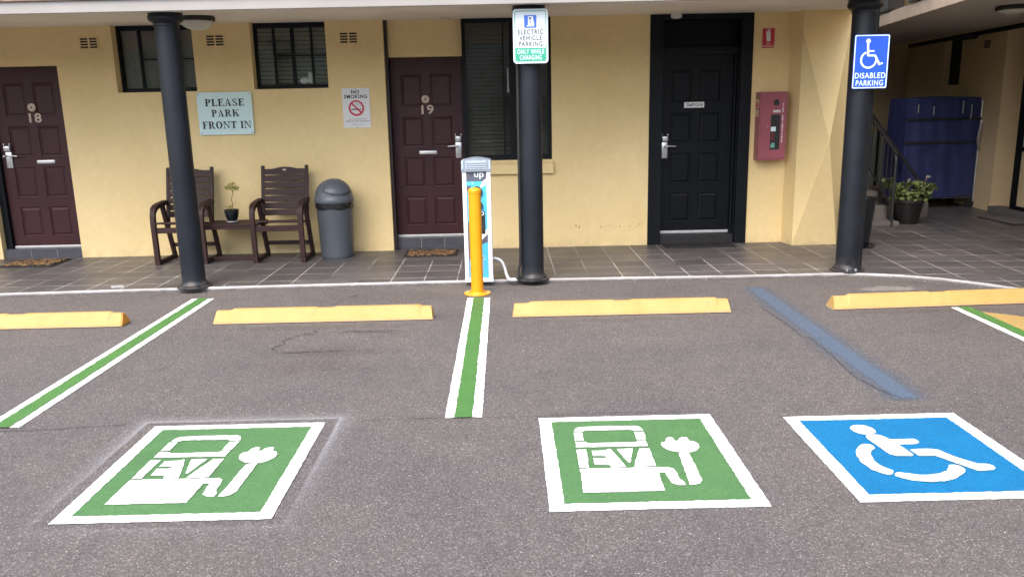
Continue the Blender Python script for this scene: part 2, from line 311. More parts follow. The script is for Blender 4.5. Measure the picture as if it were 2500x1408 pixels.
    M['pale_render'] = sm('pale_render', (0.36, 0.34, 0.27), 0.85, 0.14, 1.0, objc=False)
    M['passage_wall'] = sm('passage_wall', (0.50, 0.40, 0.25), 0.85, 0.08, 1.6, objc=False)  # wing tan copied darker, so the passage's shade is partly in the colour
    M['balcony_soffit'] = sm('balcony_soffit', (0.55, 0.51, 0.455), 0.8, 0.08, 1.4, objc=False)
    M['step_grey'] = sm('step_concrete', (0.13, 0.12, 0.115), 0.85, 0.15, 6, bmp=0.1, objc=False)
    M['iron'] = sm('black_iron', (0.018, 0.019, 0.021), 0.4, 0.2, 10)
    M['rail_white'] = sm('rail_white', (0.72, 0.73, 0.74), 0.45, 0.05, 10)
    M['pale_panel'] = sm('pale_panel', (0.42, 0.46, 0.45), 0.4, 0.08, 5)
    M['plush_white'] = sm('plush_white', (0.92, 0.92, 0.89), 0.9, 0.08, 30, bmp=0.4)
    M['tarmac_crack'] = sm('crack_dark', (0.024, 0.021, 0.021), 0.95, 0.25, 30, objc=False)
    M['orange_end'] = sm('orange_end', (0.52, 0.22, 0.012), 0.55, 0.15, 20)
    M['label_tile'] = sm('label_tile', (0.30, 0.32, 0.34), 0.5, 0.1, 20)
    M['frame_red'] = sm('extinguisher_red', (0.20, 0.02, 0.025), 0.4, 0.1)
    M['sticker_red'] = sm('sticker_red', (0.60, 0.03, 0.03), 0.4, 0.05)
build_mats()

# ------------------------------------------------------------------ geometry helpers
def B(): return bmesh.new()
def box(bm, x0, x1, y0, y1, z0, z1, bev=0.0, seg=2):
    r = bmesh.ops.create_cube(bm, size=1.0, matrix=Matrix.Translation(((x0+x1)/2, (y0+y1)/2, (z0+z1)/2)) @ Matrix.Diagonal((x1-x0, y1-y0, z1-z0, 1)))
    if bev:
        es = list({e for v in r['verts'] for e in v.link_edges})
        bmesh.ops.bevel(bm, geom=es, offset=bev, segments=seg, affect='EDGES', profile=0.5, clamp_overlap=True)
def bar(bm, p0, p1, w, h, up=(0, 0, 1), bev=0.0):
    p0, p1 = Vector(p0), Vector(p1); d = p1-p0; L = d.length; y = d.normalized()
    u = Vector(up)
    if abs(u.dot(y)) > 0.99: u = Vector((0, 1, 0))
    x = y.cross(u).normalized(); z = x.cross(y)
    mt = Matrix((( *x, 0), (*y, 0), (*z, 0), (0, 0, 0, 1))).transposed(); mt.translation = (p0+p1)/2
    r = bmesh.ops.create_cube(bm, size=1.0, matrix=mt @ Matrix.Diagonal((w, L, h, 1)))
    if bev:
        es = list({e for v in r['verts'] for e in v.link_edges})
        bmesh.ops.bevel(bm, geom=es, offset=bev, segments=2, affect='EDGES', clamp_overlap=True)
def lathe(bm, prof, cx, cy, n=32, z0=0.0):
    rings = []
    for r, z in prof:
        if r < 1e-5: rings.append([bm.verts.new((cx, cy, z+z0))])
        else: rings.append([bm.verts.new((cx+r*math.cos(2*PI*i/n), cy+r*math.sin(2*PI*i/n), z+z0)) for i in range(n)])
    for a, b in zip(rings, rings[1:]):
        for i in range(n):
            j = (i+1) % n
            if len(a) == 1 and len(b) == 1: continue
            if len(a) == 1: bm.faces.new((a[0], b[i], b[j])) if False else bm.faces.new((a[0], b[j], b[i]))
            elif len(b) == 1: bm.faces.new((a[i], a[j], b[0]))
            else: bm.faces.new((a[i], a[j], b[j], b[i]))
def tube(bm, pts, r, n=10, closed=False):
    pts = [Vector(p) for p in pts]; rings = []
    nrm = None
    for i, p in enumerate(pts):
        a = pts[max(i-1, 0)]; b = pts[min(i+1, len(pts)-1)]; t = (b-a).normalized()
        if nrm is None:
            nrm = t.cross(Vector((0, 0, 1)))
            if nrm.length < 0.1: nrm = t.cross(Vector((0, 1, 0)))
            nrm.normalize()
        else: nrm = (nrm - t*nrm.dot(t)).normalized()
        bi = t.cross(nrm); rr = r[i] if isinstance(r, (list, tuple)) else r
        rings.append([bm.verts.new(p+(nrm*math.cos(2*PI*k/n)+bi*math.sin(2*PI*k/n))*rr) for k in range(n)])
    for a, b in zip(rings, rings[1:]):
        for k in range(n): bm.faces.new((a[k], a[(k+1) % n], b[(k+1) % n], b[k]))
    bm.faces.new(list(reversed(rings[0]))); bm.faces.new(rings[-1])
def smooth_path(pts, n=8):
    P = [Vector(p) for p in pts]; out = []
    for i in range(len(P)-1):
        p0, p1, p2, p3 = P[max(i-1, 0)], P[i], P[i+1], P[min(i+2, len(P)-1)]
        for k in range(n):
            t = k/n
            out.append(0.5*((2*p1)+(p2-p0)*t+(2*p0-5*p1+4*p2-p3)*t*t+(3*p1-p0-3*p2+p3)*t**3))
    out.append(P[-1]); return out
def prism(bm, pts, axis, a, b):
    """polygon (2D) extruded along axis from a to b. axis 'y': pts are (x,z); axis 'z': (x,y); axis 'x': (y,z)"""
    def V(p, t):
        return (p[0], t, p[1]) if axis == 'y' else (p[0], p[1], t) if axis == 'z' else (t, p[0], p[1])
    A = [bm.verts.new(V(p, a)) for p in pts]; D = [bm.verts.new(V(p, b)) for p in pts]
    bm.faces.new(A); bm.faces.new(list(reversed(D)))
    n = len(pts)
    for i in range(n): bm.faces.new((A[i], D[i], D[(i+1) % n], A[(i+1) % n]))
def sheet(bm, pts, z):
    bm.faces.new([bm.verts.new((p[0], p[1], z)) for p in pts])
def rrect(x0, x1, z0, z1, r, n=5):
    out = []
    for cx, cz, a0 in ((x1-r, z1-r, 0), (x0+r, z1-r, 90), (x0+r, z0+r, 180), (x1-r, z0+r, 270)):
        for k in range(n+1):
            a = math.radians(a0+90*k/n); out.append((cx+r*math.cos(a), cz+r*math.sin(a)))
    return out
def circ(cx, cz, r, n=28, rz=None): return [(cx+r*math.cos(2*PI*i/n), cz+(rz or r)*math.sin(2*PI*i/n)) for i in range(n)]
def frame_ring(bm, outer, inner, axis, a, b):
    """band between two loops of equal length"""
    def V(p, t):
        return (p[0], t, p[1]) if axis == 'y' else (p[0], p[1], t) if axis == 'z' else (t, p[0], p[1])
    n = len(outer)
    OA = [bm.verts.new(V(p, a)) for p in outer]; IA = [bm.verts.new(V(p, a)) for p in inner]
    OB = [bm.verts.new(V(p, b)) for p in outer]; IB = [bm.verts.new(V(p, b)) for p in inner]
    for i in range(n):
        j = (i+1) % n
        bm.faces.new((OA[i], OA[j], IA[j], IA[i])); bm.faces.new((OB[i], IB[i], IB[j], OB[j]))
        bm.faces.new((OA[i], OB[i], OB[j], OA[j])); bm.faces.new((IA[i], IA[j], IB[j], IB[i]))

# ------------------------------------------------------------------ scene objects
ROOT = {}
def thing(name, label, cat, loc=(0, 0, 0), group=None):
    o = bpy.data.objects.new(name, None); C.objects.link(o); o.location = loc; o.empty_display_size = 0.1
    o['label'] = label; o['category'] = cat
    if group: o['group'] = group
    ROOT[o.name] = Vector(loc); return o
def root_loc(p):
    while p.parent: p = p.parent
    return ROOT.get(p.name, Vector((0, 0, 0)))
def obj(name, bm, m, parent=None, smooth=None, shift=None, label=None):
    """link a bmesh as ONE mesh object; world coordinates are shifted to the thing's base"""
    sh = Vector(shift) if shift is not None else (root_loc(parent) if parent else Vector((0, 0, 0)))
    bmesh.ops.recalc_face_normals(bm, faces=bm.faces[:])
    if sh.length: bmesh.ops.translate(bm, verts=bm.verts[:], vec=-sh)
    me = bpy.data.meshes.new(name); bm.to_mesh(me); bm.free()
    me.materials.append(M[m] if isinstance(m, str) else m)
    if smooth is not None:
        me.shade_smooth(); me.set_sharp_from_angle(angle=math.radians(smooth))
    o = bpy.data.objects.new(name, me); C.objects.link(o)
    if parent: o.parent = parent
    else:
        o.location = sh; ROOT[o.name] = sh
    if label: o['label'] = label
    return o
def tag(o, label, cat, group=None):
    o['label'] = label; o['category'] = cat
    if group: o['group'] = group
    return o
def struct(name, bm, m, smooth=None, kind='structure', label=None):
    o = obj(name, bm, m, None, smooth); o['kind'] = kind
    if label: o['label'] = label
    return o
def copy_tree(o, parent=None):
    c = o.copy(); C.objects.link(c)
    if parent: c.parent = parent
    for ch in [x for x in o.children]: copy_tree(ch, c)
    return c
def dup(o, loc, label, group=None, rotz=None):
    c = copy_tree(o); c.location = loc; c['label'] = label
    if group: c['group'] = group
    if rotz is not None: c.rotation_euler = (0, 0, rotz)
    ROOT[c.name] = Vector(loc); return c

# lettering -----------------------------------------------------------
def text_bm(lines, bold=0.0, spacing=1.0, line=1.0):
    """mesh of one text block from the built-in font, in its own plane (x right, y up)"""
    cu = bpy.data.curves.new('t', 'FONT'); cu.body = lines; cu.size = 1.0; cu.offset = bold; cu.align_x = 'CENTER'
    cu.space_character = spacing; cu.space_line = line; cu.resolution_u = 4
    o = bpy.data.objects.new('t', cu); C.objects.link(o)
    dg = bpy.context.evaluated_depsgraph_get(); me = bpy.data.meshes.new_from_object(o.evaluated_get(dg))
    bpy.data.objects.remove(o); bpy.data.curves.remove(cu)
    bm = B(); bm.from_mesh(me); bpy.data.meshes.remove(me); return bm
def fit(bm, w, h):
    xs = [v.co.x for v in bm.verts]; ys = [v.co.y for v in bm.verts]
    x0, x1, y0, y1 = min(xs), max(xs), min(ys), max(ys)
    sx = w/(x1-x0) if w else None; sy = h/(y1-y0) if h else None
    sx = sx or sy; sy = sy or sx
    for v in bm.verts: v.co = Vector(((v.co.x-(x0+x1)/2)*sx, (v.co.y-(y0+y1)/2)*sy, 0))
def merge(dst, src, mt):
    vm = {v: dst.verts.new(mt @ v.co) for v in src.verts}
    for f in src.faces:
        try: dst.faces.new([vm[v] for v in f.verts])
        except ValueError: pass
    src.free()
def write(dst, s, cx, cz, w, h, y, bold=0.02, spacing=1.0, rot=0.0, face=None):
    """put a line of lettering on a wall facing -Y (or with another facing matrix)"""
    b = text_bm(s, bold, spacing); fit(b, w, h)
    if face is None: mt = Matrix.Translation((cx, y, cz)) @ Matrix.Rotation(PI/2, 4, 'X') @ Matrix.Rotation(rot, 4, 'Z')
    else: mt = face
    merge(dst, b, mt)

# serif capitals, built stroke by stroke (unit height), for the painted glass sign
def serif_glyph(ch):
    T, t, sh = 0.215, 0.105, 0.085
    P = []; W = 0.7
    def R(x0, x1, y0, y1): P.append([(x0, y0), (x1, y0), (x1, y1), (x0, y1)])
    def foot(x0, x1, y): R(x0, x1, y, y+sh) if y < 0.5 else R(x0, x1, y-sh, y)
    def arc(cx, cy, rx, ry, a0, a1, to, ti, n=14):
        pts_o, pts_i = [], []
        for k in range(n+1):
            a = math.radians(a0+(a1-a0)*k/n); c, s = math.cos(a), math.sin(a)
            pts_o.append((cx+rx*c, cy+ry*s)); pts_i.append((cx+(rx-to)*c, cy+(ry-ti)*s))
        for k in range(n): P.append([pts_o[k], pts_o[k+1], pts_i[k+1], pts_i[k]])
    if ch == 'I': R(.08, .08+T, 0, 1); foot(0, .36, 0); foot(0, .36, 1); W = .36
    elif ch == 'L': R(.08, .08+T, 0, 1); foot(0, .36, 1); R(0, .66, 0, t); R(.60, .66, t, .28); W = .66
    elif ch in 'EF':
        R(.08, .08+T, 0, 1); R(0, .64, 1-t, 1); R(.58, .64, .74, 1-t); R(.27, .48, .48, .48+t); R(.44, .49, .38, .65)
        if ch == 'E': R(0, .68, 0, t); R(.62, .68, t, .28); W = .68
        else: foot(0, .38, 0); W = .64
    elif ch == 'T': R(.27, .27+T, 0, 1); foot(.18, .55, 0); R(0, .73, 1-t, 1); R(0, .06, .72, 1-t); R(.67, .73, .72, 1-t); W = .73
    elif ch in 'PR':
        R(.08, .08+T, 0, 1); foot(0, .37, 0); R(0, .40, 1-t, 1); R(.27, .40, .46, .46+t)
        arc(.40, .73, .28, .27, -90, 90, T, t)
        W = .68
        if ch == 'R': P.append([(.36, .46), (.55, .46), (.80, 0), (.60, 0)]); foot(.56, .84, 0); W = .84
    elif ch == 'A':
        P.append([(.10, 0), (.17, 0), (.43, 1), (.36, 1)]); P.append([(.54, 0), (.75, 0), (.46, 1), (.36, 1)])
        R(.20, .60, .30, .36); foot(0, .28, 0); foot(.44, .84, 0); W = .84
    elif ch == 'K':
        R(.08, .08+T, 0, 1); foot(0, .37, 0); foot(0, .37, 1); P.append([(.27, .44), (.27, .36), (.72, .97), (.63, .97)])
        P.append([(.34, .52), (.50, .66), (.86, 0), (.63, 0)]); foot(.52, .88, 0); foot(.54, .82, 1); W = .88
    elif ch == 'N':
        R(.10, .165, 0, 1); R(.70, .765, 0, 1); P.append([(.08, 1), (.28, 1), (.765, 0), (.68, 0)]); foot(0, .27, 0); foot(.60, .88, 1); foot(0, .2, 1); W = .86
    elif ch == 'O': arc(.40, .5, .40, .515, 0, 360, T, t, 30); W = .80
    elif ch == 'S':
        arc(.30, .74, .27, .275, 30, 200, .14, .08); arc(.30, .26, .29, .275, -160, 20, .15, .08)
        P.append([(.045, .65), (.19, .72), (.56, .38), (.45, .26)]); R(.50, .55, .72, .98); R(.02, .07, .02, .30); W = .60
    elif ch == ' ': W = .30
    return P, W
def serif_line(dst, s, x0, x1, z0, h, y):
    gl = [serif_glyph(c) for c in s]; gap = 0.10
    tot = sum(w for _, w in gl)+gap*(len(gl)-1); sx = (x1-x0)/tot; x = 0; k = 0
    for P, w in gl:
        for poly in P:
            k += 1
            dst.faces.new([dst.verts.new((x0+(x+px)*sx, y-0.00012*(k % 7), z0+py*h)) for px, py in poly])
        x += w+gap

# ------------------------------------------------------------------ SETTING
bm = B(); sheet(bm, [(-70, -70), (70, -70), (70, 60), (-70, 60)], 0.0); struct('asphalt_ground', bm, 'asphalt')

KERB = [(-14, 7.42), (-6.5, 7.47), (-4.8, 7.535), (-3.65, 7.585), (-2.34, 7.622), (-1.0, 7.645), (0.13, 7.655), (1.2, 7.635), (2.22, 7.60), (2.9, 7.605), (3.25, 7.60), (3.50, 7.54), (3.725, 7.45), (4.02, 7.27), (4.30, 6.98), (4.62, 6.55), (4.95, 5.9), (5.25, 5.0), (5.5, 3.6), (5.8, 0.0), (6.2, -6)]
bm = B()
bm.faces.new([bm.verts.new((x, y+0.018, FL)) for x, y in KERB] + [bm.verts.new(q) for q in ((30, -6, FL), (30, 22, FL), (-14, 22, FL))])
struct('verandah_paving', bm, 'slate_paving')
bm = B()
rows = []
rr = random.Random(3)
for i in range(len(KERB)-1):
    (x0, y0), (x1, y1) = KERB[i], KERB[i+1]; n = max(1, int(math.hypot(x1-x0, y1-y0)/0.09))
    for k in range(n):
        t = k/n; x, y = x0+(x1-x0)*t, y0+(y1-y0)*t; j = rr.uniform(-.0035, .0035)
        rows.append([bm.verts.new((x, y+j, -0.01)), bm.verts.new((x, y+j*.5, FL-.006+rr.uniform(-.002, .001))), bm.verts.new((x, y+.006, FL+.003)), bm.verts.new((x, y+.016, FL+.003)), bm.verts.new((x, y+.022, FL-.004))])
for a, b in zip(rows, rows[1:]):
    for k in range(4): bm.faces.new((a[k], b[k], b[k+1], a[k+1]))
struct('kerb_edge', bm, 'kerb_white')

# cracks in the asphalt: thin jagged ribbons
def crack(pts, w, seed, name='asphalt_crack'):
    r = random.Random(seed); path = []
    for i in range(len(pts)-1):
        (x0, y0), (x1, y1) = pts[i], pts[i+1]; L = math.hypot(x1-x0, y1-y0); n = max(2, int(L/0.025))
        for k in range(n):
            t = k/n; path.append((x0+(x1-x0)*t+r.gauss(0, .004), y0+(y1-y0)*t+r.gauss(0, .004)))
    path.append(pts[-1]); bm = B(); pr = []; w *= 1.0
    for i, (x, y) in enumerate(path):
        a = path[max(i-1, 0)]; b = path[min(i+1, len(path)-1)]; dx, dy = b[0]-a[0], b[1]-a[1]; L = math.hypot(dx, dy) or 1
        ww = w*r.uniform(.25, 1.0)*min(1, (i+.3)/4, (len(path)-i)/4)
        pr.append((bm.verts.new((x-dy/L*ww, y+dx/L*ww, .006)), bm.verts.new((x+dy/L*ww, y-dx/L*ww, .006))))
    for a, b in zip(pr, pr[1:]): bm.faces.new((a[0], b[0], b[1], a[1]))
    struct(name, bm, 'tarmac_crack')
crack([(-3.6, 4.08), (-2.9, 4.14), (-2.4, 4.17), (-2.05, 4.215)], .0035, 1)
crack([(-0.84, 4.19), (-0.6, 4.185), (-0.34, 4.192), (0.12, 4.18), (.5, 4.21), (1.0, 4.2)], .0030, 2)
crack([(-1.45, 6.18), (-1.50, 6.08), (-1.46, 6.03), (-1.60, 5.93), (-1.66, 5.80), (-1.63, 5.72), (-1.69, 5.62), (-1.62, 5.50)], .0055, 3)
crack([(-1.62, 5.50), (-1.45, 5.50), (-1.28, 5.52), (-1.12, 5.50)], .008, 4)
crack([(-1.36, 7.35), (-1.42, 7.20), (-1.50, 7.08), (-1.52, 6.9)], .005, 5)
crack([(-1.30, 6.05), (-1.0, 6.02), (-0.85, 6.05)], .006, 6)
crack([(1.86, 4.15), (2.1, 4.17), (2.45, 4.18)], .002, 8)
crack([(-0.58, 6.42), (-.3, 6.45), (.05, 6.42)], .0025, 9)
crack([(-2.26, 5.35), (-2.31, 5.2), (-2.36, 5.12)], .003, 10)
crack([(2.10, 6.5), (2.13, 6.0), (2.12, 5.62), (2.18, 5.52), (2.30, 5.56)], .0035, 11)
crack([(2.16, 5.5), (2.15, 5.1), (2.12, 4.7), (2.17, 4.45), (2.24, 4.30)], .0035, 12)

# faded, painted-out bay line and a smear of mortar at the kerb
bm = B(); sheet(bm, [(-.24, -1.62), (.24, -1.62), (.24, 1.62), (-.24, 1.62)], 0)
o = struct('faded_blue_line', bm, 'faded_blue_paint'); o.location = (2.262, 5.77, .004); o.rotation_euler = (0, 0, math.radians(-.3))
bm = B(); sheet(bm, [(-.55, -.26), (.55, -.26), (.55, .26), (-.55, .26)], 0)
o = struct('mortar_smear', bm, 'pale_mortar'); o.location = (3.43, 7.05, .004); o.rotation_euler = (0, 0, math.radians(-8))

# ------------------------------------------------------------------ PAINTED MARKINGS
def wob(pts, seed, step=.02, amp=.0022, closed=True):
    r = random.Random(seed); out = []; n = len(pts)
    for i in range(n if closed else n-1):
        a, b = pts[i], pts[(i+1) % n]; L = math.hypot(b[0]-a[0], b[1]-a[1]); m = max(1, int(L/step))
        for k in range(m):
            t = k/m; j = amp if k else amp*.6
            out.append((a[0]+(b[0]-a[0])*t+r.uniform(-j, j), a[1]+(b[1]-a[1])*t+r.uniform(-j, j)))
    return out
def ring_loop(x0, x1, y0, y1, seed, amp, nx=44, ny=48):
    r = random.Random(seed); out = []
    for k in range(nx): out.append((x0+(x1-x0)*k/nx+r.uniform(-amp, amp), y0+r.uniform(-amp, amp)))
    for k in range(ny): out.append((x1+r.uniform(-amp, amp), y0+(y1-y0)*k/ny+r.uniform(-amp, amp)))
    for k in range(nx): out.append((x1-(x1-x0)*k/nx+r.uniform(-amp, amp), y1+r.uniform(-amp, amp)))
    for k in range(ny): out.append((x0+r.uniform(-amp, amp), y1-(y1-y0)*k/ny+r.uniform(-amp, amp)))
    return out
EV = [[(0.174, 0.844), (0.183, 0.879), (0.202, 0.899), (0.308, 0.907), (0.5, 0.902), (0.522, 0.885), (0.534, 0.838), (0.484, 0.834), (0.465, 0.85), (0.236, 0.853), (0.218, 0.839)],
 [(0.172, 0.828), (0.214, 0.828), (0.213, 0.726), (0.168, 0.722)], [(0.482, 0.818), (0.534, 0.821), (0.527, 0.721), (0.481, 0.716)],
 [(0.169, 0.707), (0.219, 0.709), (0.23, 0.688), (0.472, 0.691), (0.483, 0.707), (0.525, 0.707), (0.521, 0.637), (0.168, 0.642)],
 [(0.166, 0.613), (0.215, 0.614), (0.206, 0.408), (0.164, 0.407)],
 [(0.241, 0.596), (0.303, 0.599), (0.328, 0.613), (0.337, 0.603), (0.382, 0.404), (0.311, 0.404), (0.307, 0.431), (0.238, 0.438), (0.237, 0.511), (0.292, 0.51), (0.306, 0.521), (0.295, 0.534), (0.239, 0.537)],
 [(0.364, 0.611), (0.444, 0.612), (0.407, 0.454), (0.397, 0.452)], [(0.474, 0.611), (0.525, 0.611), (0.520, 0.408), (0.418, 0.405), (0.429, 0.453)],
 [(0.163, 0.397), (0.512, 0.394), (0.572, 0.394), (0.597, 0.375), (0.602, 0.33), (0.602, 0.271), (0.616, 0.239), (0.614, 0.207), (0.583, 0.210), (0.556, 0.232), (0.551, 0.29), (0.551, 0.339), (0.52, 0.34), (0.513, 0.158), (0.157, 0.156)],
 [(0.654, 0.541), (0.706, 0.544), (0.699, 0.255), (0.682, 0.22), (0.656, 0.208), (0.633, 0.209), (0.638, 0.264)],
 [(0.589, 0.651), (0.596, 0.677), (0.619, 0.686), (0.628, 0.728), (0.648, 0.74), (0.665, 0.732), (0.67, 0.692), (0.687, 0.698), (0.695, 0.724), (0.714, 0.736), (0.737, 0.732), (0.740, 0.688), (0.76, 0.683), (0.776, 0.647), (0.77, 0.609), (0.75, 0.572), (0.715, 0.552), (0.674, 0.55), (0.636, 0.564), (0.602, 0.6)]]
DIS = [[(0.284, 0.779), (0.294, .802), (0.311, 0.817), (0.335, .824), (0.358, 0.822), (.378, .812), (0.395, 0.79), (0.402, 0.76), (.397, .735), (0.383, 0.714), (0.352, 0.701), (0.325, .702), (0.303, 0.713), (0.287, 0.742)],
 [(0.32, 0.681), (0.332, .693), (0.351, 0.699), (0.387, 0.694), (0.405, 0.676), (0.422, 0.632), (0.537, 0.631), (0.549, 0.614), (0.545, 0.589), (0.522, 0.571), (0.434, 0.57), (0.447, 0.446), (0.434, 0.435), (0.366, 0.439), (0.343, 0.458), (0.331, 0.513), (0.314, 0.648)],
 [(0.456, 0.5), (0.47, .51), (0.499, 0.513), (0.563, 0.51), (0.588, 0.498), (0.625, 0.418), (0.691, 0.333), (0.727, 0.331), (0.742, 0.318), (0.746, 0.305), (0.739, 0.284), (0.719, 0.267), (0.649, 0.26), (0.542, 0.431), (0.465, 0.437)],
 [(0.303, 0.534), (0.305, 0.56), (0.298, .578), (0.279, 0.585), (.256, .578), (0.238, 0.563), (0.202, 0.515), (0.179, 0.455), (0.169, 0.374), (0.18, 0.301), (0.208, 0.266), (0.236, 0.240), (0.258, .255), (0.275, 0.284), (0.253, 0.313), (0.238, 0.353), (0.237, 0.405), (0.248, 0.463), (0.271, 0.505)],
 [(0.258, 0.231), (0.268, .255), (0.285, 0.267), (0.326, 0.254), (0.368, 0.236), (0.414, 0.233), (0.469, 0.246), (0.511, 0.271), (0.54, 0.308), (0.55, 0.33), (0.577, 0.331), (0.596, 0.315), (0.601, 0.283), (0.586, .255), (0.558, 0.231), (0.506, 0.191), (0.447, 0.169), (0.38, 0.165), (0.318, 0.181), (0.279, 0.206)]]
def bay_symbol(name, label, ox, oy, w, h, bord, fieldmat, pict, pname, seed, skew=0.0, group=None):
    t = thing(name, label, 'road marking', (ox+w/2, oy+h/2, 0), group)
    outer = ring_loop(ox, ox+w, oy, oy+h, seed, .002); inner = ring_loop(ox+bord, ox+w-bord, oy+bord*.95, oy+h-bord*.85, seed+1, .0026)
    bm = B(); frame_ring(bm, outer, inner, 'z', .004, .0052); obj('border', bm, 'paint_white', t)
    bm = B(); bm.faces.new([bm.verts.new((x, y, .0036)) for x, y in ring_loop(ox+bord*.6, ox+w-bord*.6, oy+bord*.6, oy+h-bord*.6, seed+2, .0)]); obj('field', bm, fieldmat, t)
    bm = B()
    for i, p in enumerate(pict):
        bm.faces.new([bm.verts.new((ox+x, oy+y, .0076)) for x, y in wob(p, seed+10+i)])
    obj(pname, bm, 'paint_white', t)
    return t
bay_symbol('charging_bay_symbol', 'green square with white charger pictogram, pale overspray round it, left bay', -1.926, 3.105, .925, 1.062, .062, 'paint_green', EV, 'charger_pictogram', 100, group='charging bay symbols')
bay_symbol('charging_bay_symbol', 'green square with white charger pictogram, clean edged, middle bay', .160, 3.107, .930, 1.046, .066, 'paint_green', EV, 'charger_pictogram', 200, group='charging bay symbols')
bay_symbol('disabled_bay_symbol', 'bright blue square with white wheelchair pictogram painted on asphalt', 1.468, 3.122, .918, .966, .066, 'paint_blue', DIS, 'wheelchair_pictogram', 300)
bm = B(); a, b = .48, .54
for q in (((-.72, b), (.72, b), (.72, .78), (-.72, .78)), ((-.72, -.78), (.72, -.78), (.72, -b), (-.72, -b)), ((-.72, -b), (-a, -b), (-a, b), (-.72, b)), ((a, -b), (.72, -b), (.72, b), (a, b))): sheet(bm, q, 0)
o = struct('overspray_halo', bm, 'overspray_white'); o.location = (-1.4635, 3.636, .0025)

def bay_line(label, x0, y0, y1, seed, full=True, sl=0.0):
    t = thing('bay_line', label, 'line marking', (x0, y0, 0), 'green and white bay lines')
    def strip(a, b, z, s, amp):
        r = random.Random(s); bm = B(); n = 110; L = []
        for i in range(n+1):
            y = y0+(y1-y0)*i/n; dx = sl*(y-y0)
            L.append((bm.verts.new((x0+dx+a+r.uniform(-amp, amp), y+(r.uniform(-.004, .004) if i in (0, n) else 0), z)), bm.verts.new((x0+dx+b+r.uniform(-amp, amp), y, z))))
        for p, q in zip(L, L[1:]): bm.faces.new((p[0], p[1], q[1], q[0]))
        return bm
    obj('white_stripe', strip(-.102, -.040, .004, seed, .0022), 'paint_white', t)
    if full: obj('white_stripe', strip(.040, .102, .004, seed+1, .0022), 'paint_white', t)
    obj('green_stripe', strip(-.049, .049, .0076, seed+2, .0040), 'line_green', t)
    return t
bay_line('long green stripe with white edges, left of the left charging bay', -2.786, 4.20, 7.29, 1)
bay_line('green stripe with white edges running from the yellow bollard', -.2515, 4.19, 7.07, 5, sl=.001)
bay_line('green stripe with one white edge beside the yellow hatching', 3.66, 4.35, 6.345, 9, full=False, sl=.019)
bm = B(); bm.faces.new([bm.verts.new((x, y, .0044)) for x, y in wob([(3.735, 6.20), (3.90, 6.08), (4.05, 5.95), (4.30, 5.62), (4.0, 5.40), (3.70, 5.25), (3.712, 5.7)], 77, .03, .004)])
tag(obj('yellow_hatching', bm, 'paint_yellow'), 'yellow painted wedge beside the green stripe at the right edge', 'road marking')

# ------------------------------------------------------------------ MOTEL BUILDING
motel = thing('motel_building', 'cream rendered motel front with maroon doors and charcoal verandah columns', 'building', (0, YW, 0))
def P(name, bm, m, parent=None, smooth=None, label=None): return obj(name, bm, m, parent or motel, smooth, label=label)
def wall_grid(xs, zs, openings, y0, y1):
    xs = sorted(set(xs)); zs = sorted(set(zs)); bm = B(); vc = {}
    def v(x, y, z):
        k = (round(x, 4), round(y, 4), round(z, 4))
        if k not in vc: vc[k] = bm.verts.new((x, y, z))
        return vc[k]
    def solid(i, k):
        if i < 0 or k < 0 or i >= len(xs)-1 or k >= len(zs)-1: return False
        cx, cz = (xs[i]+xs[i+1])/2, (zs[k]+zs[k+1])/2
        return not any(a < cx < b and c < cz < d for a, b, c, d in openings)
    for i in range(len(xs)-1):
        for k in range(len(zs)-1):
            if not solid(i, k): continue
            a, b, c, d = xs[i], xs[i+1], zs[k], zs[k+1]
            bm.faces.new((v(a, y0, c), v(b, y0, c), v(b, y0, d), v(a, y0, d))); bm.faces.new((v(a, y1, c), v(a, y1, d), v(b, y1, d), v(b, y1, c)))
            if not solid(i-1, k): bm.faces.new((v(a, y0, c), v(a, y0, d), v(a, y1, d), v(a, y1, c)))
            if not solid(i+1, k): bm.faces.new((v(b, y0, c), v(b, y1, c), v(b, y1, d), v(b, y0, d)))
            if not solid(i, k-1): bm.faces.new((v(a, y0, c), v(a, y1, c), v(b, y1, c), v(b, y0, c)))
            if not solid(i, k+1): bm.faces.new((v(a, y0, d), v(b, y0, d), v(b, y1, d), v(a, y1, d)))
    return bm
OPEN = [(-5.91, -4.985, -1, 2.222), (-4.337, -3.443, 1.912, 9), (-2.797, -1.96, 1.918, 9), (-1.316, -.445, -1, 9), (-.445, .563, 1.065, 9), (1.677, 2.84, -1, 9)]
xs = [-14, 3.27]+[a for o_ in OPEN for a in o_[:2]]; zs = [0, 2.72]+[z for o_ in OPEN for z in o_[2:] if 0 < z < 2.7]
P('front_wall', wall_grid(xs, zs, OPEN, YW, YW+.25), 'cream_render')
bm = B(); box(bm, -1.316, -.445, 9.60, 9.72, 2.243, 2.72); P('door_head_panel', bm, 'cream_render')
# faceted pier at the right-hand end
bm = B(); yp = 9.225; x0, x1, z0, z1, zt = 3.305, 3.822, .04, 2.42, 2.72
a, b, c, d = [bm.verts.new(q) for q in ((x0, yp, z0), (x1, yp, z0), (x1, yp, z1), (x0, yp, z1))]
mdl = bm.verts.new(((x0+x1)/2, yp-.27, (z0+z1)/2))
for q in ((a, b), (b, c), (c, d), (d, a)): bm.faces.new((q[0], q[1], mdl))
e, f = bm.verts.new((x1, yp, zt)), bm.verts.new((x0, yp, zt)); bm.faces.new((d, c, e, f))
back = [bm.verts.new(q) for q in ((x0-.045, YW+.02, z0), (x1, YW+.02, z0), (x1, YW+.02, zt), (x0-.045, YW+.02, zt))]
bm.faces.new((a, d, f, back[3], back[0])); bm.faces.new((b, back[1], back[2], e, c)); bm.faces.new((f, e, back[2], back[3])); bm.faces.new((a, back[0], back[1], b))
P('pier', bm, 'cream_render')
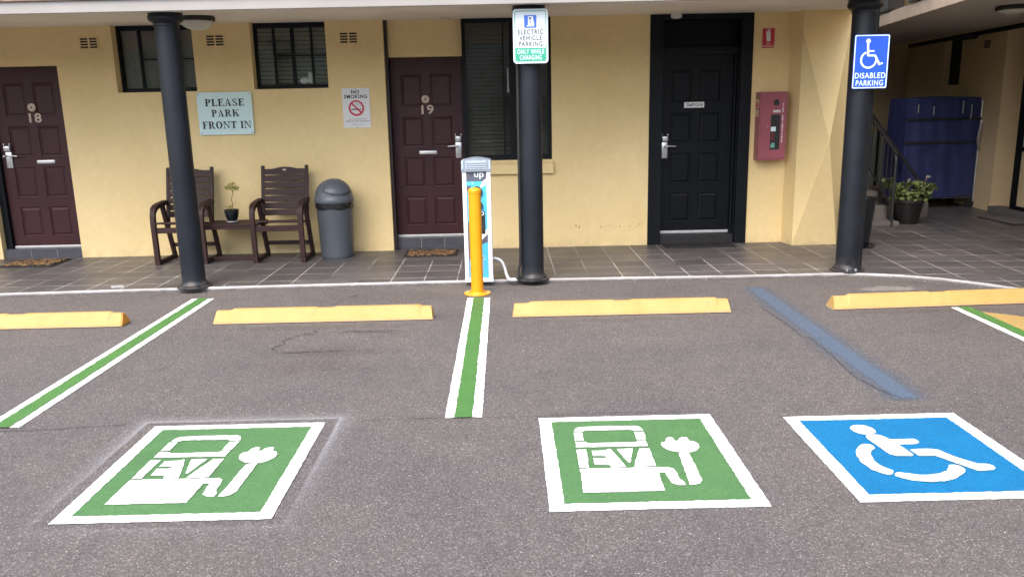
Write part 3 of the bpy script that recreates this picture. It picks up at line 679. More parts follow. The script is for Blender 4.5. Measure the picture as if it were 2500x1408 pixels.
bm = B(); box(bm, 3.26, 4.02, YW+.021, YW+.25, 0, 2.72); box(bm, 3.78, 4.02, YW+.252, 15.2, 0, 2.9); P('end_wall', bm, 'passage_wall')
# verandah roof
bm = B()
pf = [(-14, 7.42), (3.40, 7.42), (3.93, 9.47), (4.02, 9.80), (-14, 9.80)]
zf = lambda y: 2.533+(y-7.42)*.0505
A = [bm.verts.new((x, y, zf(y))) for x, y in pf]; D = [bm.verts.new((x, y, zf(y)+.2)) for x, y in pf]
bm.faces.new(A); bm.faces.new(list(reversed(D)))
for i in range(5): bm.faces.new((A[i], D[i], D[(i+1) % 5], A[(i+1) % 5]))
roof = P('verandah_roof', bm, 'soffit')
bm = B(); box(bm, -14, 3.40, 7.385, 7.418, 2.530, 2.628, .004); P('fascia', bm, 'fascia', roof)
bm = B(); box(bm, -14, 3.40, 7.36, 7.418, 2.6285, 2.74, .01); P('gutter', bm, 'roof_tile', roof)
bm = B(); prism(bm, [(7.42, 2.745), (13, 4.2), (13, 4.1), (9.85, 2.74)], 'x', -14, 3.4); P('tiled_roof', bm, 'roof_tile', roof)
# cornice of shadow where soffit meets the pier
# columns
def column(cx, cy, label):
    bm = B()
    lathe(bm, [(0, .0405), (.155, .0405), (.160, .046), (.159, .054), (.148, .059), (.134, .063), (.135, .070), (.129, .080), (.116, .089), (.1095, .104), (.1080, .13), (.1070, 1.2), (.1060, 2.425), (.112, 2.432), (.113, 2.444), (.110, 2.450), (.118, 2.460), (.136, 2.470), (.149, 2.480), (.153, 2.492), (.153, 2.512), (.147, 2.524), (0.147, 2.60), (0, 2.60)], cx, cy, 40)
    return P('column', bm, 'column_paint', smooth=35, label=label)
column(-3.000, 7.665, 'leftmost column, lamp beside its capital'); column(.257, 7.665, 'middle column carrying the green and white sign'); column(3.325, 7.735, 'right column carrying the blue sign')
bm = B(); tube(bm, [(3.463, 7.80, .045), (3.463, 7.80, 2.62)], .030, 12); P('downpipe', bm, 'column_paint', smooth=40)
for sx, sy in ((-.05, -.155), (.03, -.16)):
    bm = B(); lathe(bm, [(0, 0), (.014, 0), (.014, .02), (0, .024)], 3.325+sx, 7.735+sy+.03, 8, .06); P('anchor_bolt', bm, 'steel')

# doors ----------------------------------------------------------------
def door_leaf(x0, x1, z0, z1, y, th=.04):
    w = x1-x0; cols = [(x0+w*.150, x0+w*.445), (x0+w*.555, x0+w*.850)]
    k = (z1-z0)/2.075; rows_ = [(z0+k*a, z0+k*b) for a, b in ((.135, .48), (.59, .942), (1.06, 1.409), (1.518, 1.891))]
    xs = [x0, x1]+[a for c in cols for a in c]; zs = [z0, z1]+[a for r in rows_ for a in r]
    hol = [(a, b, c, d) for a, b in cols for c, d in rows_]
    xs.sort(); zs.sort(); bm = B()
    def q(*p): bm.faces.new([bm.verts.new(v) for v in p])
    for i in range(len(xs)-1):
        for j in range(len(zs)-1):
            a, b, c, d = xs[i], xs[i+1], zs[j], zs[j+1]; cx, cz = (a+b)/2, (c+d)/2
            if any(h[0] < cx < h[1] and h[2] < cz < h[3] for h in hol): continue
            q((a, y, c), (b, y, c), (b, y, d), (a, y, d))
    for a, b, c, d in hol:
        def loop(i, dy): return [(a+i, y+dy, c+i), (b-i, y+dy, c+i), (b-i, y+dy, d-i), (a+i, y+dy, d-i)]
        L = [loop(0, 0), loop(.004, .010), loop(.016, .012), loop(.036, .003), loop(.040, .003)]
        for m, n in zip(L, L[1:]):
            for t in range(4): q(m[t], m[(t+1) % 4], n[(t+1) % 4], n[t])
        q(*L[-1])
    q((x0, y, z0), (x0, y, z1), (x0, y+th, z1), (x0, y+th, z0)); q((x1, y, z0), (x1, y+th, z0), (x1, y+th, z1), (x1, y, z1))
    q((x0, y, z1), (x1, y, z1), (x1, y+th, z1), (x0, y+th, z1)); q((x0, y, z0), (x0, y+th, z0), (x1, y+th, z0), (x1, y, z0)); q((x0, y+th, z0), (x0, y+th, z1), (x1, y+th, z1), (x1, y+th, z0))
    bmesh.ops.remove_doubles(bm, verts=bm.verts[:], dist=.0004)
    return bm
def lock(door, cx, zc, y, side):
    """card lock: long plate, swollen reader at its head, lever to one side"""
    bm = B(); box(bm, cx-.036, cx+.036, y-.016, y, zc-.14, zc+.045, .005)
    box(bm, cx-.038, cx+.038, y-.042, y, zc+.050, zc+.118, .012, 3)
    for s in (-1, 1): box(bm, cx+s*.034-.004, cx+s*.034+.004, y-.030, y, zc+.110, zc+.140, .002)
    P('card_lock', bm, 'steel', door, 40)
    bm = B(); lathe(bm, [(0, -.05), (.012, -.05), (.012, .0), (0, .0)], 0, 0, 12)
    bmesh.ops.rotate(bm, verts=bm.verts[:], cent=(0, 0, 0), matrix=Matrix.Rotation(-PI/2, 3, 'X')); bmesh.ops.translate(bm, verts=bm.verts[:], vec=(cx, y-.016-.045, zc))
    tube(bm, smooth_path([(cx, y-.062, zc), (cx+side*.04, y-.068, zc+.002), (cx+side*.125, y-.056, zc-.003)], 5), [.013, .013, .013, .012, .012, .011, .011, .011, .010, .010, .009], 10)
    P('lever_handle', bm, 'steel', door, 40)
def numerals(door, s, cx, zc, y):
    bm = B(); write(bm, s, cx, zc, .142, .106, y-.003, .022, 1.1); P('number_'+'plate' if False else 'house_number', bm, 'brass', door)
    bm = B(); lathe(bm, [(0, 0), (.042, 0), (.046, .004), (.046, .010), (.036, .015), (.0, .015)], 0, 0, 24)
    bmesh.ops.rotate(bm, verts=bm.verts[:], cent=(0, 0, 0), matrix=Matrix.Rotation(PI/2, 3, 'X')); bmesh.ops.translate(bm, verts=bm.verts[:], vec=(cx-.020, y-.002, zc+.118))
    P('door_viewer', bm, 'brass', door, 40)
    bm = B(); prism(bm, circ(cx-.020, zc+.118, 0.010, 14), 'y', y-.0215, y-.0185); P('viewer_lens', bm, 'frame_brown', door)
def slot(door, cx, zc, y):
    bm = B(); box(bm, cx-.103, cx+.103, y-.010, y, zc-.020, zc+.020, .004); box(bm, cx-.085, cx+.085, y-.014, y-.009, zc-.010, zc+.010, .002); P('letter_slot', bm, 'silver_strip', door, 40)
# door 18
d18 = P('door', door_leaf(-5.825, -4.99, .152, 2.232, 9.60), 'maroon_door', label='maroon door numbered 18')
lock(d18, -5.735, 1.232, 9.60, 1); numerals(d18, '18', -5.372, 1.655, 9.60); slot(d18, -5.318, 1.155, 9.60)
bm = B(); box(bm, -5.825, -4.99, 9.585, 9.60, .150, .176, .003); P('weather_strip', bm, 'silver_strip', d18)
bm = B(); box(bm, -5.905, -5.83, 9.555, 9.70, FL, 2.222, .004); P('door_jamb', bm, 'black_frame')
# door 19
d19 = P('door', door_leaf(-1.302, -.448, .165, 2.243, 9.70), 'maroon_door', label='maroon door numbered 19')
lock(d19, -.524, 1.232, 9.70, -1); numerals(d19, '19', -.872, 1.655, 9.70); slot(d19, -.885, 1.162, 9.70)
bm = B(); box(bm, -1.302, -.448, 9.685, 9.70, .163, .192, .003); P('weather_strip', bm, 'silver_strip', d19)
bm = B(); box(bm, -1.3155, -1.283, 9.53, 9.6985, FL, 2.72, .003); P('door_jamb', bm, 'frame_brown')
# steps below the doors
for x0, x1, y0, y1, zt in ((-5.90, -4.987, 9.505, 9.64, .148), (-1.282, -.447, 9.615, 9.74, .160)):
    bm = B(); n = 3; w = (x1-x0)/n
    for k in range(n):
        box(bm, x0+k*w+.003, x0+(k+1)*w-.003, y0, y0+.01, FL, zt-.012, .001); box(bm, x0+k*w+.003, x0+(k+1)*w-.003, y0-.004, y1, zt-.010, zt, .002)
    st = P('door_step', bm, 'step_tile')
    bm = B(); box(bm, x0, x1, y0+.003, y1, FL, zt-.002); P('step_grout', bm, 'grout', st)
# black staff door with surround
bm = B(); box(bm, 1.679, 1.828, 9.462, 9.72, FL+.001, 2.72, .004); box(bm, 2.703, 2.838, 9.462, 9.72, FL+.001, 2.72, .004)
box(bm, 1.8285, 2.7025, 9.464, 9.72, 2.575, 2.72, .003); box(bm, 1.8285, 2.7025, 9.575, 9.72, 2.225, 2.285, .004)
box(bm, 2.690, 2.7025, 9.50, 9.60, FL, 2.222, .002); box(bm, 2.666, 2.690, 9.565, 9.635, FL, 2.222, .003)
P('staff_door_surround', bm, 'black_frame')
bm = B(); box(bm, 1.8285, 2.7025, 9.66, 9.665, 2.286, 2.574); P('transom_pane', bm, 'black_door')
bm = B(); box(bm, 1.8285, 2.7025, 9.70, 9.72, 2.286, 2.574); P('transom_backing', bm, 'room_dark')
bd = P('door', door_leaf(1.830, 2.664, .155, 2.222, 9.62), 'black_door', label='black staff door')
lock(bd, 1.886, 1.180, 9.62, 1)
bm = B(); box(bm, 1.830, 2.664, 9.604, 9.62, .150, .182, .003); P('weather_strip', bm, 'silver_strip', bd)
bm = B(); box(bm, 2.107, 2.340, 9.613, 9.62, 1.612, 1.677, .002); pl = P('staff_plate', bm, 'sign_white', bd)
bm = B(); write(bm, 'Staff Only', 2.232, 1.644, .190, .046, 9.6120, .012); P('plate_lettering', bm, 'ink_black', pl)
bm = B(); box(bm, 1.8285, 2.7025, 9.50, 9.66, FL, .142, .006); P('door_step', bm, 'black_rubber')

# windows ----------------------------------------------------------------
def win_frame(x0, x1, z0, z1, y, bars_v, bars_h, fr=.03, top=.045, bot=.04, d=.05):
    bm = B()
    box(bm, x0, x0+fr, y, y+d, z0, z1, .002); box(bm, x1-fr, x1, y, y+d, z0, z1, .002)
    box(bm, x0+fr, x1-fr, y+.002, y+d, z1-top, z1, .002); box(bm, x0+fr, x1-fr, y+.002, y+d, z0, z0+bot, .002)
    for x, w in bars_v: box(bm, x-w/2, x+w/2, y+.004, y+d-.006, z0+bot, z1-top, .002)
    for xa, xb, z, h in bars_h: box(bm, xa, xb, y+.008, y+d-.010, z-h/2, z+h/2, .002)
    return bm
def window(label, x0, x1, z0, z1, y, bv, bh, slats, slatmat, **kw):
    f = P('window', win_frame(x0, x1, z0, z1, y, bv, bh, **kw), 'black_frame', label=label)
    bm = B(); box(bm, x0+.01, x1-.01, y+.024, y+.029, z0+.01, z1-.01); P('pane', bm, 'window_glass', f)
    bm = B()
    if slats:
        n = int((z1-z0-.05)/slats)
        for k in range(n):
            z = z0+.035+k*slats; yy = y+.085
            bar(bm, (x0+.02, yy, z), (x1-.02, yy, z), .044, .0025, up=(0, -.93, .37))
    else: box(bm, x0+.02, x1-.02, y+.08, y+.084, z0+.03, z1-.05)
    P('blind', bm, slatmat, f)
    bm = B(); box(bm, x0-.02, x1+.02, y+.125, y+.13, z0-.02, z1+.02); P('backing', bm, 'room_dark', f)
    return f
w2 = window('window with slatted blind and white soft toy', -2.795, -1.9605, 1.920, 2.72, 9.60, [(-2.365, .036), (-2.575, .022), (-2.150, .022)], [(-2.565, -2.385, 2.285, .014), (-2.345, -1.98, 2.285, .014)], .0475, 'blind', top=.128, bot=.045)
w1 = window('window with plain woven blind, behind the left column', -4.336, -3.4435, 1.914, 2.72, 9.60, [(-3.87, .036), (-4.09, .026), (-3.64, .022)], [(-4.08, -3.89, 2.275, .014), (-3.85, -3.46, 2.275, .014)], 0, 'blind_weave', top=.128, bot=.045)
w3 = window('tall dark window beside door 19', -.4445, .5625, 1.067, 2.72, 9.525, [(.115, .05), (.02, .016)], [], .046, 'blind_dark', fr=.042, top=.125, bot=.06)
bm = B(); tube(bm, [(-3.475, 9.665, 2.50), (-3.48, 9.665, 2.2), (-3.50, 9.665, 2.0)], .004, 6); P('blind_cord', bm, 'rail_white', w1)
bm = B(); box(bm, .062, .078, 9.508, 9.526, 1.86, 2.10, .003); box(bm, .062, .084, 9.510, 9.526, 1.83, 1.86, .003); P('sash_handle', bm, 'saucer', w3)
bm = B(); prism(bm, [(9.425, .912), (9.425, 1.018), (9.50, 1.060), (9.50, .912)], 'x', -.4435, .572); P('window_sill', bm, 'cream_render')
# air vents
for cx in (-4.593, -3.190, -1.701):
    bm = B(); w, h, zc = .108, .064, 2.455
    for a, b in ((-w, -w+.014), (-.008, .008), (w-.014, w)): box(bm, cx+a, cx+b, YW-.008, YW-.0005, zc-h, zc+h)
    for k in range(5):
        z = zc-h+k*(2*h-.010)/4
        for a, b in ((-w+.0142, -.0082), (.0082, w-.0142)): box(bm, cx+a, cx+b, YW-.0075, YW-.0006, z, z+.010)
    v_ = P('air_vent', bm, 'cream_render')
    bm = B(); box(bm, cx-w+.002, cx+w-.002, YW-.003, YW-.0012, zc-h+.002, zc+h-.002); P('vent_opening', bm, 'frame_brown', v_)

# ------------------------------------------------------------------ WING BUILDING (right) 
wing = thing('wing_building', 'tan rendered wing with balcony in deep shade at the right', 'building', (7.1, 12, 0))
def PW(name, bm, m, parent=None, smooth=None, label=None): return obj(name, bm, m, parent or wing, smooth, label=label)
wd = Vector((.09, 1, 0)).normalized(); wn = Vector((1, -.09, 0)).normalized()      # along / into the wall
def wp(y, z=0, off=0):
    b = Vector((7.10+.09*(y-12), y, z)); return b+wn*off
def wbox(bm, y0, y1, z0, z1, o0, o1):
    c = [wp(y0, 0, o0), wp(y1, 0, o0), wp(y1, 0, o1), wp(y0, 0, o1)]
    A = [bm.verts.new((p.x, p.y, z0)) for p in c]; D = [bm.verts.new((p.x, p.y, z1)) for p in c]
    bm.faces.new(A); bm.faces.new(list(reversed(D)))
    for i in range(4): bm.faces.new((A[i], D[i], D[(i+1) % 4], A[(i+1) % 4]))
bm = B()
wbox(bm, 11.74, 13.10, 0, 5.4, 0, .3); wbox(bm, 13.10, 13.70, 0, 1.868, 0, .3); wbox(bm, 13.10, 13.70, 2.575, 5.4, 0, .3); wbox(bm, 13.70, 15.4, 0, 5.4, 0, .3)
wbox(bm, 2.0, 10.2, 0, 5.4, 0, .3); wbox(bm, 10.2, 11.74, 2.62, 5.4, 0, .3)
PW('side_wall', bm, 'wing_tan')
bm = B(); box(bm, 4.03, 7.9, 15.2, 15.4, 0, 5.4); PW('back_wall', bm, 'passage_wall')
bm = B(); wbox(bm, 13.10, 13.70, 1.868, 2.575, .10, .14); PW('louvre_window', bm, 'black_frame')
bm = B()
for k in range(4): wbox(bm, 12.215, 12.385, 2.37+k*.028, 2.386+k*.028, -.006, .0)
PW('air_vent', bm, 'black_frame')
# door recess on the wing
bm = B(); wbox(bm, 11.30, 11.40, FL, 2.62, .10, .2); wbox(bm, 10.3, 10.4, FL, 2.62, .10, .2); wbox(bm, 10.4, 11.30, 1.87, 1.93, .105, .19); wbox(bm, 10.4, 11.30, .93, .985, .105, .19); wbox(bm, 10.4, 11.30, 2.56, 2.62, .105, .19); wbox(bm, 10.4, 11.30, FL+.08, .17, .105, .19)
df = PW('wing_door', bm, 'black_frame')
bm = B(); wbox(bm, 10.4, 11.30, .17, .93, .14, .17); PW('lower_panel', bm, 'wing_tan', df)
bm = B(); wbox(bm, 10.4, 11.30, .985, 1.87, .14, .17); PW('curtained_pane', bm, 'pale_panel', df)
bm = B(); wbox(bm, 10.4, 11.30, 1.93, 2.56, .14, .17); PW('upper_panel', bm, 'cream_render', df)
bm = B(); wbox(bm, 10.1, 11.735, FL, .12, -.03, .19); PW('door_step', bm, 'step_grey')
bm = B(); wbox(bm, 10.1, 11.74, 0, 2.62, .3, .34); PW('recess_back', bm, 'wing_tan')
# balcony slab, fascia
fx = lambda y: 5.216+.148*(y-11.59)
bm = B()
pf = [(fx(2.0), 2.0), (fx(14.5), 14.5), (7.6, 15.2), (wp(15.2).x, 15.2), (wp(2).x, 2.0)]
pf = [(fx(2.0), 2.0), (fx(15.19), 15.19), (7.30, 15.19), (6.22, 2.0)]
A = [bm.verts.new((x, y, 2.64)) for x, y in pf]; D = [bm.verts.new((x, y, 2.77)) for x, y in pf]
bm.faces.new(A); bm.faces.new(list(reversed(D)))
for i in range(4): bm.faces.new((A[i], D[i], D[(i+1) % 4], A[(i+1) % 4]))
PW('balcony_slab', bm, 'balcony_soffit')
bm = B(); box(bm, 4.03, 5.17, 11.9, 15.19, 2.645, 2.775); PW('shade_slab', bm, 'passage_wall')  # hidden slab above the stairs, added to shut out sky light
bm = B(); bar(bm, (fx(2.0)-.02, 2.0, 2.705), (fx(15.1)-.02, 15.1, 2.705), .036, .155, bev=.004); PW('balcony_fascia', bm, 'tan_concrete')
bm = B(); box(bm, 3.6, 8.0, 8.2, 15.4, 4.7, 4.85); PW('shade_roof', bm, 'passage_wall')  # out-of-view roof, added to keep the passage dark
bm = B(); tube(bm, [(fx(2)+.10, 2.0, 2.985), (fx(15)+.10, 15, 2.985)], .02, 8)
for k in range(9):
    y = 2.6+k*1.5; tube(bm, [(fx(y)+.10, y, 2.77), (fx(y)+.10, y, 3.75)], .015, 6)
tube(bm, [(fx(2)+.10, 2.0, 3.75), (fx(15)+.10, 15, 3.75)], .02, 8)
PW('balcony_railing', bm, 'rail_white', smooth=40)
bm = B(); wbox(bm, 11.2, 15.1, 2.565, 2.625, -.05, -.004); PW('conduit_trunking', bm, 'black_frame')
bm = B(); box(bm, 6.60, 7.10, 15.17, 15.199, .15, 1.05); wg = PW('glazed_door', bm, 'pale_panel')
bm = B()
for x in (6.60, 6.77, 6.93, 7.10): box(bm, x-.018, x+.018, 15.15, 15.168, .10, 1.1)
PW('door_mullions', bm, 'black_frame', wg)

# ------------------------------------------------------------------ STAIRS
stairs = thing('staircase', 'grey concrete steps with black iron balustrade beside the passage', 'stairs', (4.65, 10.5, FL))
bm = B(); y = 10.50; z = .10
box(bm, 4.10, 5.16, 10.50, 11.0, FL, .10, .006)
for k in range(1, 9): box(bm, 4.10, 5.13, 10.50+k*.30, 14.4, .10+(k-1)*.168 if k > 1 else .1005, .10+k*.168, .006)
obj('steps', bm, 'step_grey', stairs)
def flight_rail(x, ya, za, yb, zb, zpost, name):
    bm = B(); sl = (zb-za)/(yb-ya)
    tube(bm, smooth_path([(x, ya, za-.22), (x, ya, za-.06), (x, ya+.05, za+.03), (x, ya+.16, za+.16*sl+.01), (x, yb, zb)], 6), .019, 8)
    tube(bm, [(x, ya, zpost-.68), (x, yb, zb-.66)], .014, 6)
    tube(bm, [(x, ya, FL), (x, ya, za-.1)], .022, 8)
    n = int((yb-ya)/.12)
    for k in range(1, n): 
        yy = ya+k*.12; tube(bm, [(x, yy, zpost-.68+(yy-ya)*sl), (x, yy, za+(yy-ya)*sl)], .009, 6)
    return obj(name, bm, 'iron', stairs, 40)
flight_rail(5.06, 10.515, .97, 12.9, .97+2.385*.56, .97, 'balustrade')
bm = B(); tube(bm, [(5.86, 11.32, .46), (5.62, 12.9, 1.63)], .022, 8); tube(bm, [(5.86, 11.32, .06), (5.86, 11.32, .5)], .02, 8); obj('handrail', bm, 'iron', stairs, 40)
bm = B(); box(bm, 5.80, 5.93, 11.26, 11.39, FL, .24, .01); obj('newel_plinth', bm, 'step_grey', stairs)

# ------------------------------------------------------------------ FOLIAGE helper
def leaves(bm, c, rad, n, size, r, flat=1.0, lobes=False):
    for _ in range(n):
        while True:
            p = Vector((r.uniform(-1, 1), r.uniform(-1, 1), r.uniform(-1, 1)))
            if .25 < p.length < 1: break
        q = Vector((c[0]+p.x*rad[0], c[1]+p.y*rad[1], c[2]+p.z*rad[2]))
        u = Vector((r.gauss(0, 1), r.gauss(0, 1), r.gauss(0, .6)*flat)).normalized(); w = u.cross(Vector((r.gauss(0, 1), r.gauss(0, 1), r.gauss(0, 1)))).normalized()
        s = size*r.uniform(.6, 1.25); nrm = u.cross(w)*s*.15
        if lobes:
            bm.faces.new([bm.verts.new(q+u*s*.5*math.cos(a)+w*s*.5*math.sin(a)+nrm*math.cos(2*a)) for a in [2*PI*k/7 for k in range(7)]])
        else:
            a = [bm.verts.new(q+v_) for v_ in (-u*s*.5, w*s*.22+nrm, u*s*.5, -w*s*.22+nrm)]
            bm.faces.new(a)

# small potted plant on the side table
px, py, pz = -3.075, 9.15, .462
pp = thing('potted_plant', 'small straggly plant in black glazed pot on the wooden side table', 'plant', (px, py, pz))
bm = B(); lathe(bm, [(0, 0), (.060, 0), (.068, .010), (.066, .016), (.055, .014), (0, .014)], px, py, 24, pz); obj('saucer', bm, 'saucer', pp, 40)
bm = B(); pr = [(0, .015), (.046, .015)]+[(.048+.030*math.sin(PI*.5*k/8)+(.0015 if k % 2 else 0), .015+.115*k/8) for k in range(1, 9)]+[(.082, .133), (.082, .142), (.074, .142), (.072, .12), (0, .12)]
lathe(bm, pr, px, py, 28, pz); obj('pot', bm, 'glaze_black', pp, 30)
r = random.Random(5); bm = B()
main = smooth_path([(px+.005, py, pz+.12), (px+.018, py, pz+.19), (px+.012, py, pz+.26), (px+.030, py+.01, pz+.33), (px+.028, py, pz+.385)], 4)
tube(bm, main, .0042, 6); tube(bm, [(px+.018, py, pz+.20), (px-.02, py-.02, pz+.16), (px-.035, py-.03, pz+.15)], .003, 5); tube(bm, [(px+.028, py, pz+.345), (px-.02, py, pz+.385)], .003, 5); tube(bm, [(px+.028, py, pz+.34), (px+.075, py, pz+.375)], .003, 5)
obj('stem', bm, 'stem', pp)
bm = B()
leaves(bm, (px+.030, py, pz+.405), (.055, .05, .040), 70, .040, r); leaves(bm, (px-.022, py, pz+.385), (.03, .03, .03), 22, .036, r); leaves(bm, (px+.078, py, pz+.382), (.03, .03, .03), 22, .036, r); leaves(bm, (px-.012, py-.02, pz+.165), (.04, .03, .022), 16, .034, r); leaves(bm, (px+.03, py, pz+.25), (.03, .03, .06), 8, .022, r)
obj('leaves', bm, 'leaf_yellowgreen', pp)

# geranium in large pot
px, py = 5.375, 10.75
gp = thing('potted_geranium', 'bushy pale green geranium in a large black pot by the stairs', 'plant', (px, py, FL))
bm = B(); lathe(bm, [(0, 0), (.135, 0), (.14, .01), (.195, .275), (.212, .285), (.212, .325), (.196, .325), (.19, .28), (0, .28)], px, py, 28, FL); obj('pot', bm, 'pot_black', gp, 35)
r = random.Random(11); bm = B()
for cx, cy, cz, s, n in ((-.10, 0, .42, .13, 60), (.05, -.05, .46, .14, 70), (.20, 0, .44, .11, 45), (-.17, 0, .34, .09, 30), (.12, -.1, .38, .12, 40), (.33, .0, .47, .055, 16), (-.02, -.1, .36, .13, 40), (-.22, .1, .52, .10, 34), (.26, .05, .36, .08, 22)):
    leaves(bm, (px+cx, py+cy, FL+cz), (s, s, s*.8), n, .072, r, lobes=True)
obj('foliage', bm, 'leaf_green', gp)
for cx, cz in ((-.03, .58), (.22, .62)):
    bm = B(); leaves(bm, (px+cx, py-.05, FL+cz), (.025, .025, .018), 14, .022, r, lobes=True); obj('flower_head', bm, 'petal', gp)
bm = B()
for cx, cz in ((-.03, .60), (.22, .64), (.33, .47), (.10, .57)): tube(bm, [(px+cx*.5, py, FL+.3), (px+cx, py-.05, FL+cz)], .004, 5)
obj('stems', bm, 'stem', gp)

# tall black planter behind the right column
tp = thing('tall_planter', 'tall glossy black tapered planter half hidden behind the right column', 'planter', (3.995, 9.08, FL))
bm = B(); lathe(bm, [(0, .016), (.125, .016), (.13, .025), (.168, .50), (.178, .515), (.180, .552), (.170, .556), (.165, .52), (0, .50)], 3.995, 9.08, 32, FL); obj('pot', bm, 'glaze_black', tp, 35)
bm = B(); lathe(bm, [(0, 0), (.175, 0), (.195, .012), (.192, .018), (.16, .014), (0, .014)], 3.995, 9.08, 32, FL); obj('saucer', bm, 'glaze_black', tp, 35)

# balcony planters
def balcony_planter(y, L, label, seed):
    x = fx(y)+.02; t = thing('balcony_planter', label, 'planter', (x, y, 2.785), 'planters along the balcony edge')
    bm = B(); n = 2
    bar(bm, (x-.148*L/2, y-L/2, 2.87), (x+.148*L/2, y+L/2, 2.87), .20, .15, bev=.012); obj('trough', bm, 'pot_black', t)
    r = random.Random(seed); bm = B()
    for k in range(6):
        f_ = (k+.5)/6-.5; leaves(bm, (x+.148*L*f_+.05, y+L*f_, 3.03+r.uniform(0, .06)), (.11, .12, .13), 45, .075, r)
    obj('foliage', bm, 'leaf_dark', t)
balcony_planter(11.35, .62, 'black balcony trough of dark foliage, farther from the camera', 1)
balcony_planter(9.95, .70, 'black balcony trough overhanging the stained balcony edge', 2)

# ------------------------------------------------------------------ LAUNDRY CAGE under blue cover
lc = thing('laundry_cage', 'tall wheeled laundry cage under a dark blue pleated cover', 'laundry trolley', (6.54, 12.55, FL))
x0, x1, y0, y1, z0, z1 = 5.985, 7.085, 12.22, 12.80, .22, 1.668
bm = B(); nx, nz = 60, 30
def pleat(u, v): return .006*math.sin(u*38+math.sin(v*5)*.8)*(1-.5*v)+.004*math.sin(u*71+1+2*v)+.004*math.sin(u*13+v*4)
def cover_pt(s, v):
    per = [(x0, y1), (x0, y0), (x1, y0), (x1, y1)]
    L = [y1-y0, x1-x0, y1-y0]; T = sum(L); d = s*T
    for k in range(3):
        if d <= L[k]+1e-9:
            t = d/L[k]; p = Vector(per[k]).lerp(Vector(per[k+1]), t); break
        d -= L[k]
    n = Vector(((p.x-(x0+x1)/2)*.4, (p.y-(y0+y1)/2))); n.normalize()
    w = pleat(s, v)+.015*math.sin(v*PI)*0-.035*max(0, v-.93)/.07*.6
    p = p+n*w; return (p.x, p.y, z0+(z1-z0)*v-.03*(1-v)*math.sin(s*9)**2)
G = [[bm.verts.new(cover_pt(i/90, k/24)) for k in range(25)] for i in range(91)]
for i in range(90):
    for k in range(24): bm.faces.new((G[i][k], G[i+1][k], G[i+1][k+1], G[i][k+1]))
top = [G[i][24] for i in range(91)]; cv = bm.verts.new(((x0+x1)/2, (y0+y1)/2, z1+.03))
for i in range(90): bm.faces.new((top[i], top[i+1], cv))
obj('cover', bm, 'blue_fabric', lc, 50)
bm = B()
for z in (1.02, 1.36): box(bm, x0-.005, x1+.01, y0-.022, y0-.014, z-.018, z+.018, .004)
obj('seam_bands', bm, 'ink_black', lc)
for x, za, zb, w in ((6.14, 1.46, 1.58, .010), (6.37, 1.42, 1.55, .012), (6.80, 1.44, 1.62, .016), (6.93, 1.36, 1.56, .010)):
    bm = B(); box(bm, x-w/2, x+w/2, y0-.032, y0-.024, za, zb, .002); obj('tie_strap', bm, 'pale_panel', lc)
bm = B()
for xx in (x0+.03, x1+.02):
    for yy in (y0+.05 if xx < x1 else y0+.02, y1): tube(bm, [(xx, yy, .13), (xx, yy, 1.62)], .014, 8)
for yy in (y0+.06, y1): tube(bm, [(x0+.03, yy, .19), (x1+.02, yy, .19)], .014, 8)
tube(bm, smooth_path([(x1+.01, y0-.03, .9), (x1-.02, y0-.04, 1.05), (x1+.0, y0-.04, 1.25), (x1+.02, y0-.03, 1.34)], 5), .024, 8)
obj('cage_frame', bm, 'steel', lc, 40)
for xx in (x0+.05, x1-.02):
    for yy in (y0+.03, y1-.03):
        bm = B(); lathe(bm, [(0, -.018), (.058, -.018), (.062, -.008), (.062, .008), (.058, .018), (0, .018)], 0, 0, 18)
        bmesh.ops.rotate(bm, verts=bm.verts[:], cent=(0, 0, 0), matrix=Matrix.Rotation(PI/2, 3, 'X')); bmesh.ops.translate(bm, verts=bm.verts[:], vec=(xx, yy, FL+.062)); box(bm, xx-.03, xx+.03, yy-.026, yy+.026, FL+.115, FL+.14)
        obj('castor', bm, 'black_rubber', lc, 40)

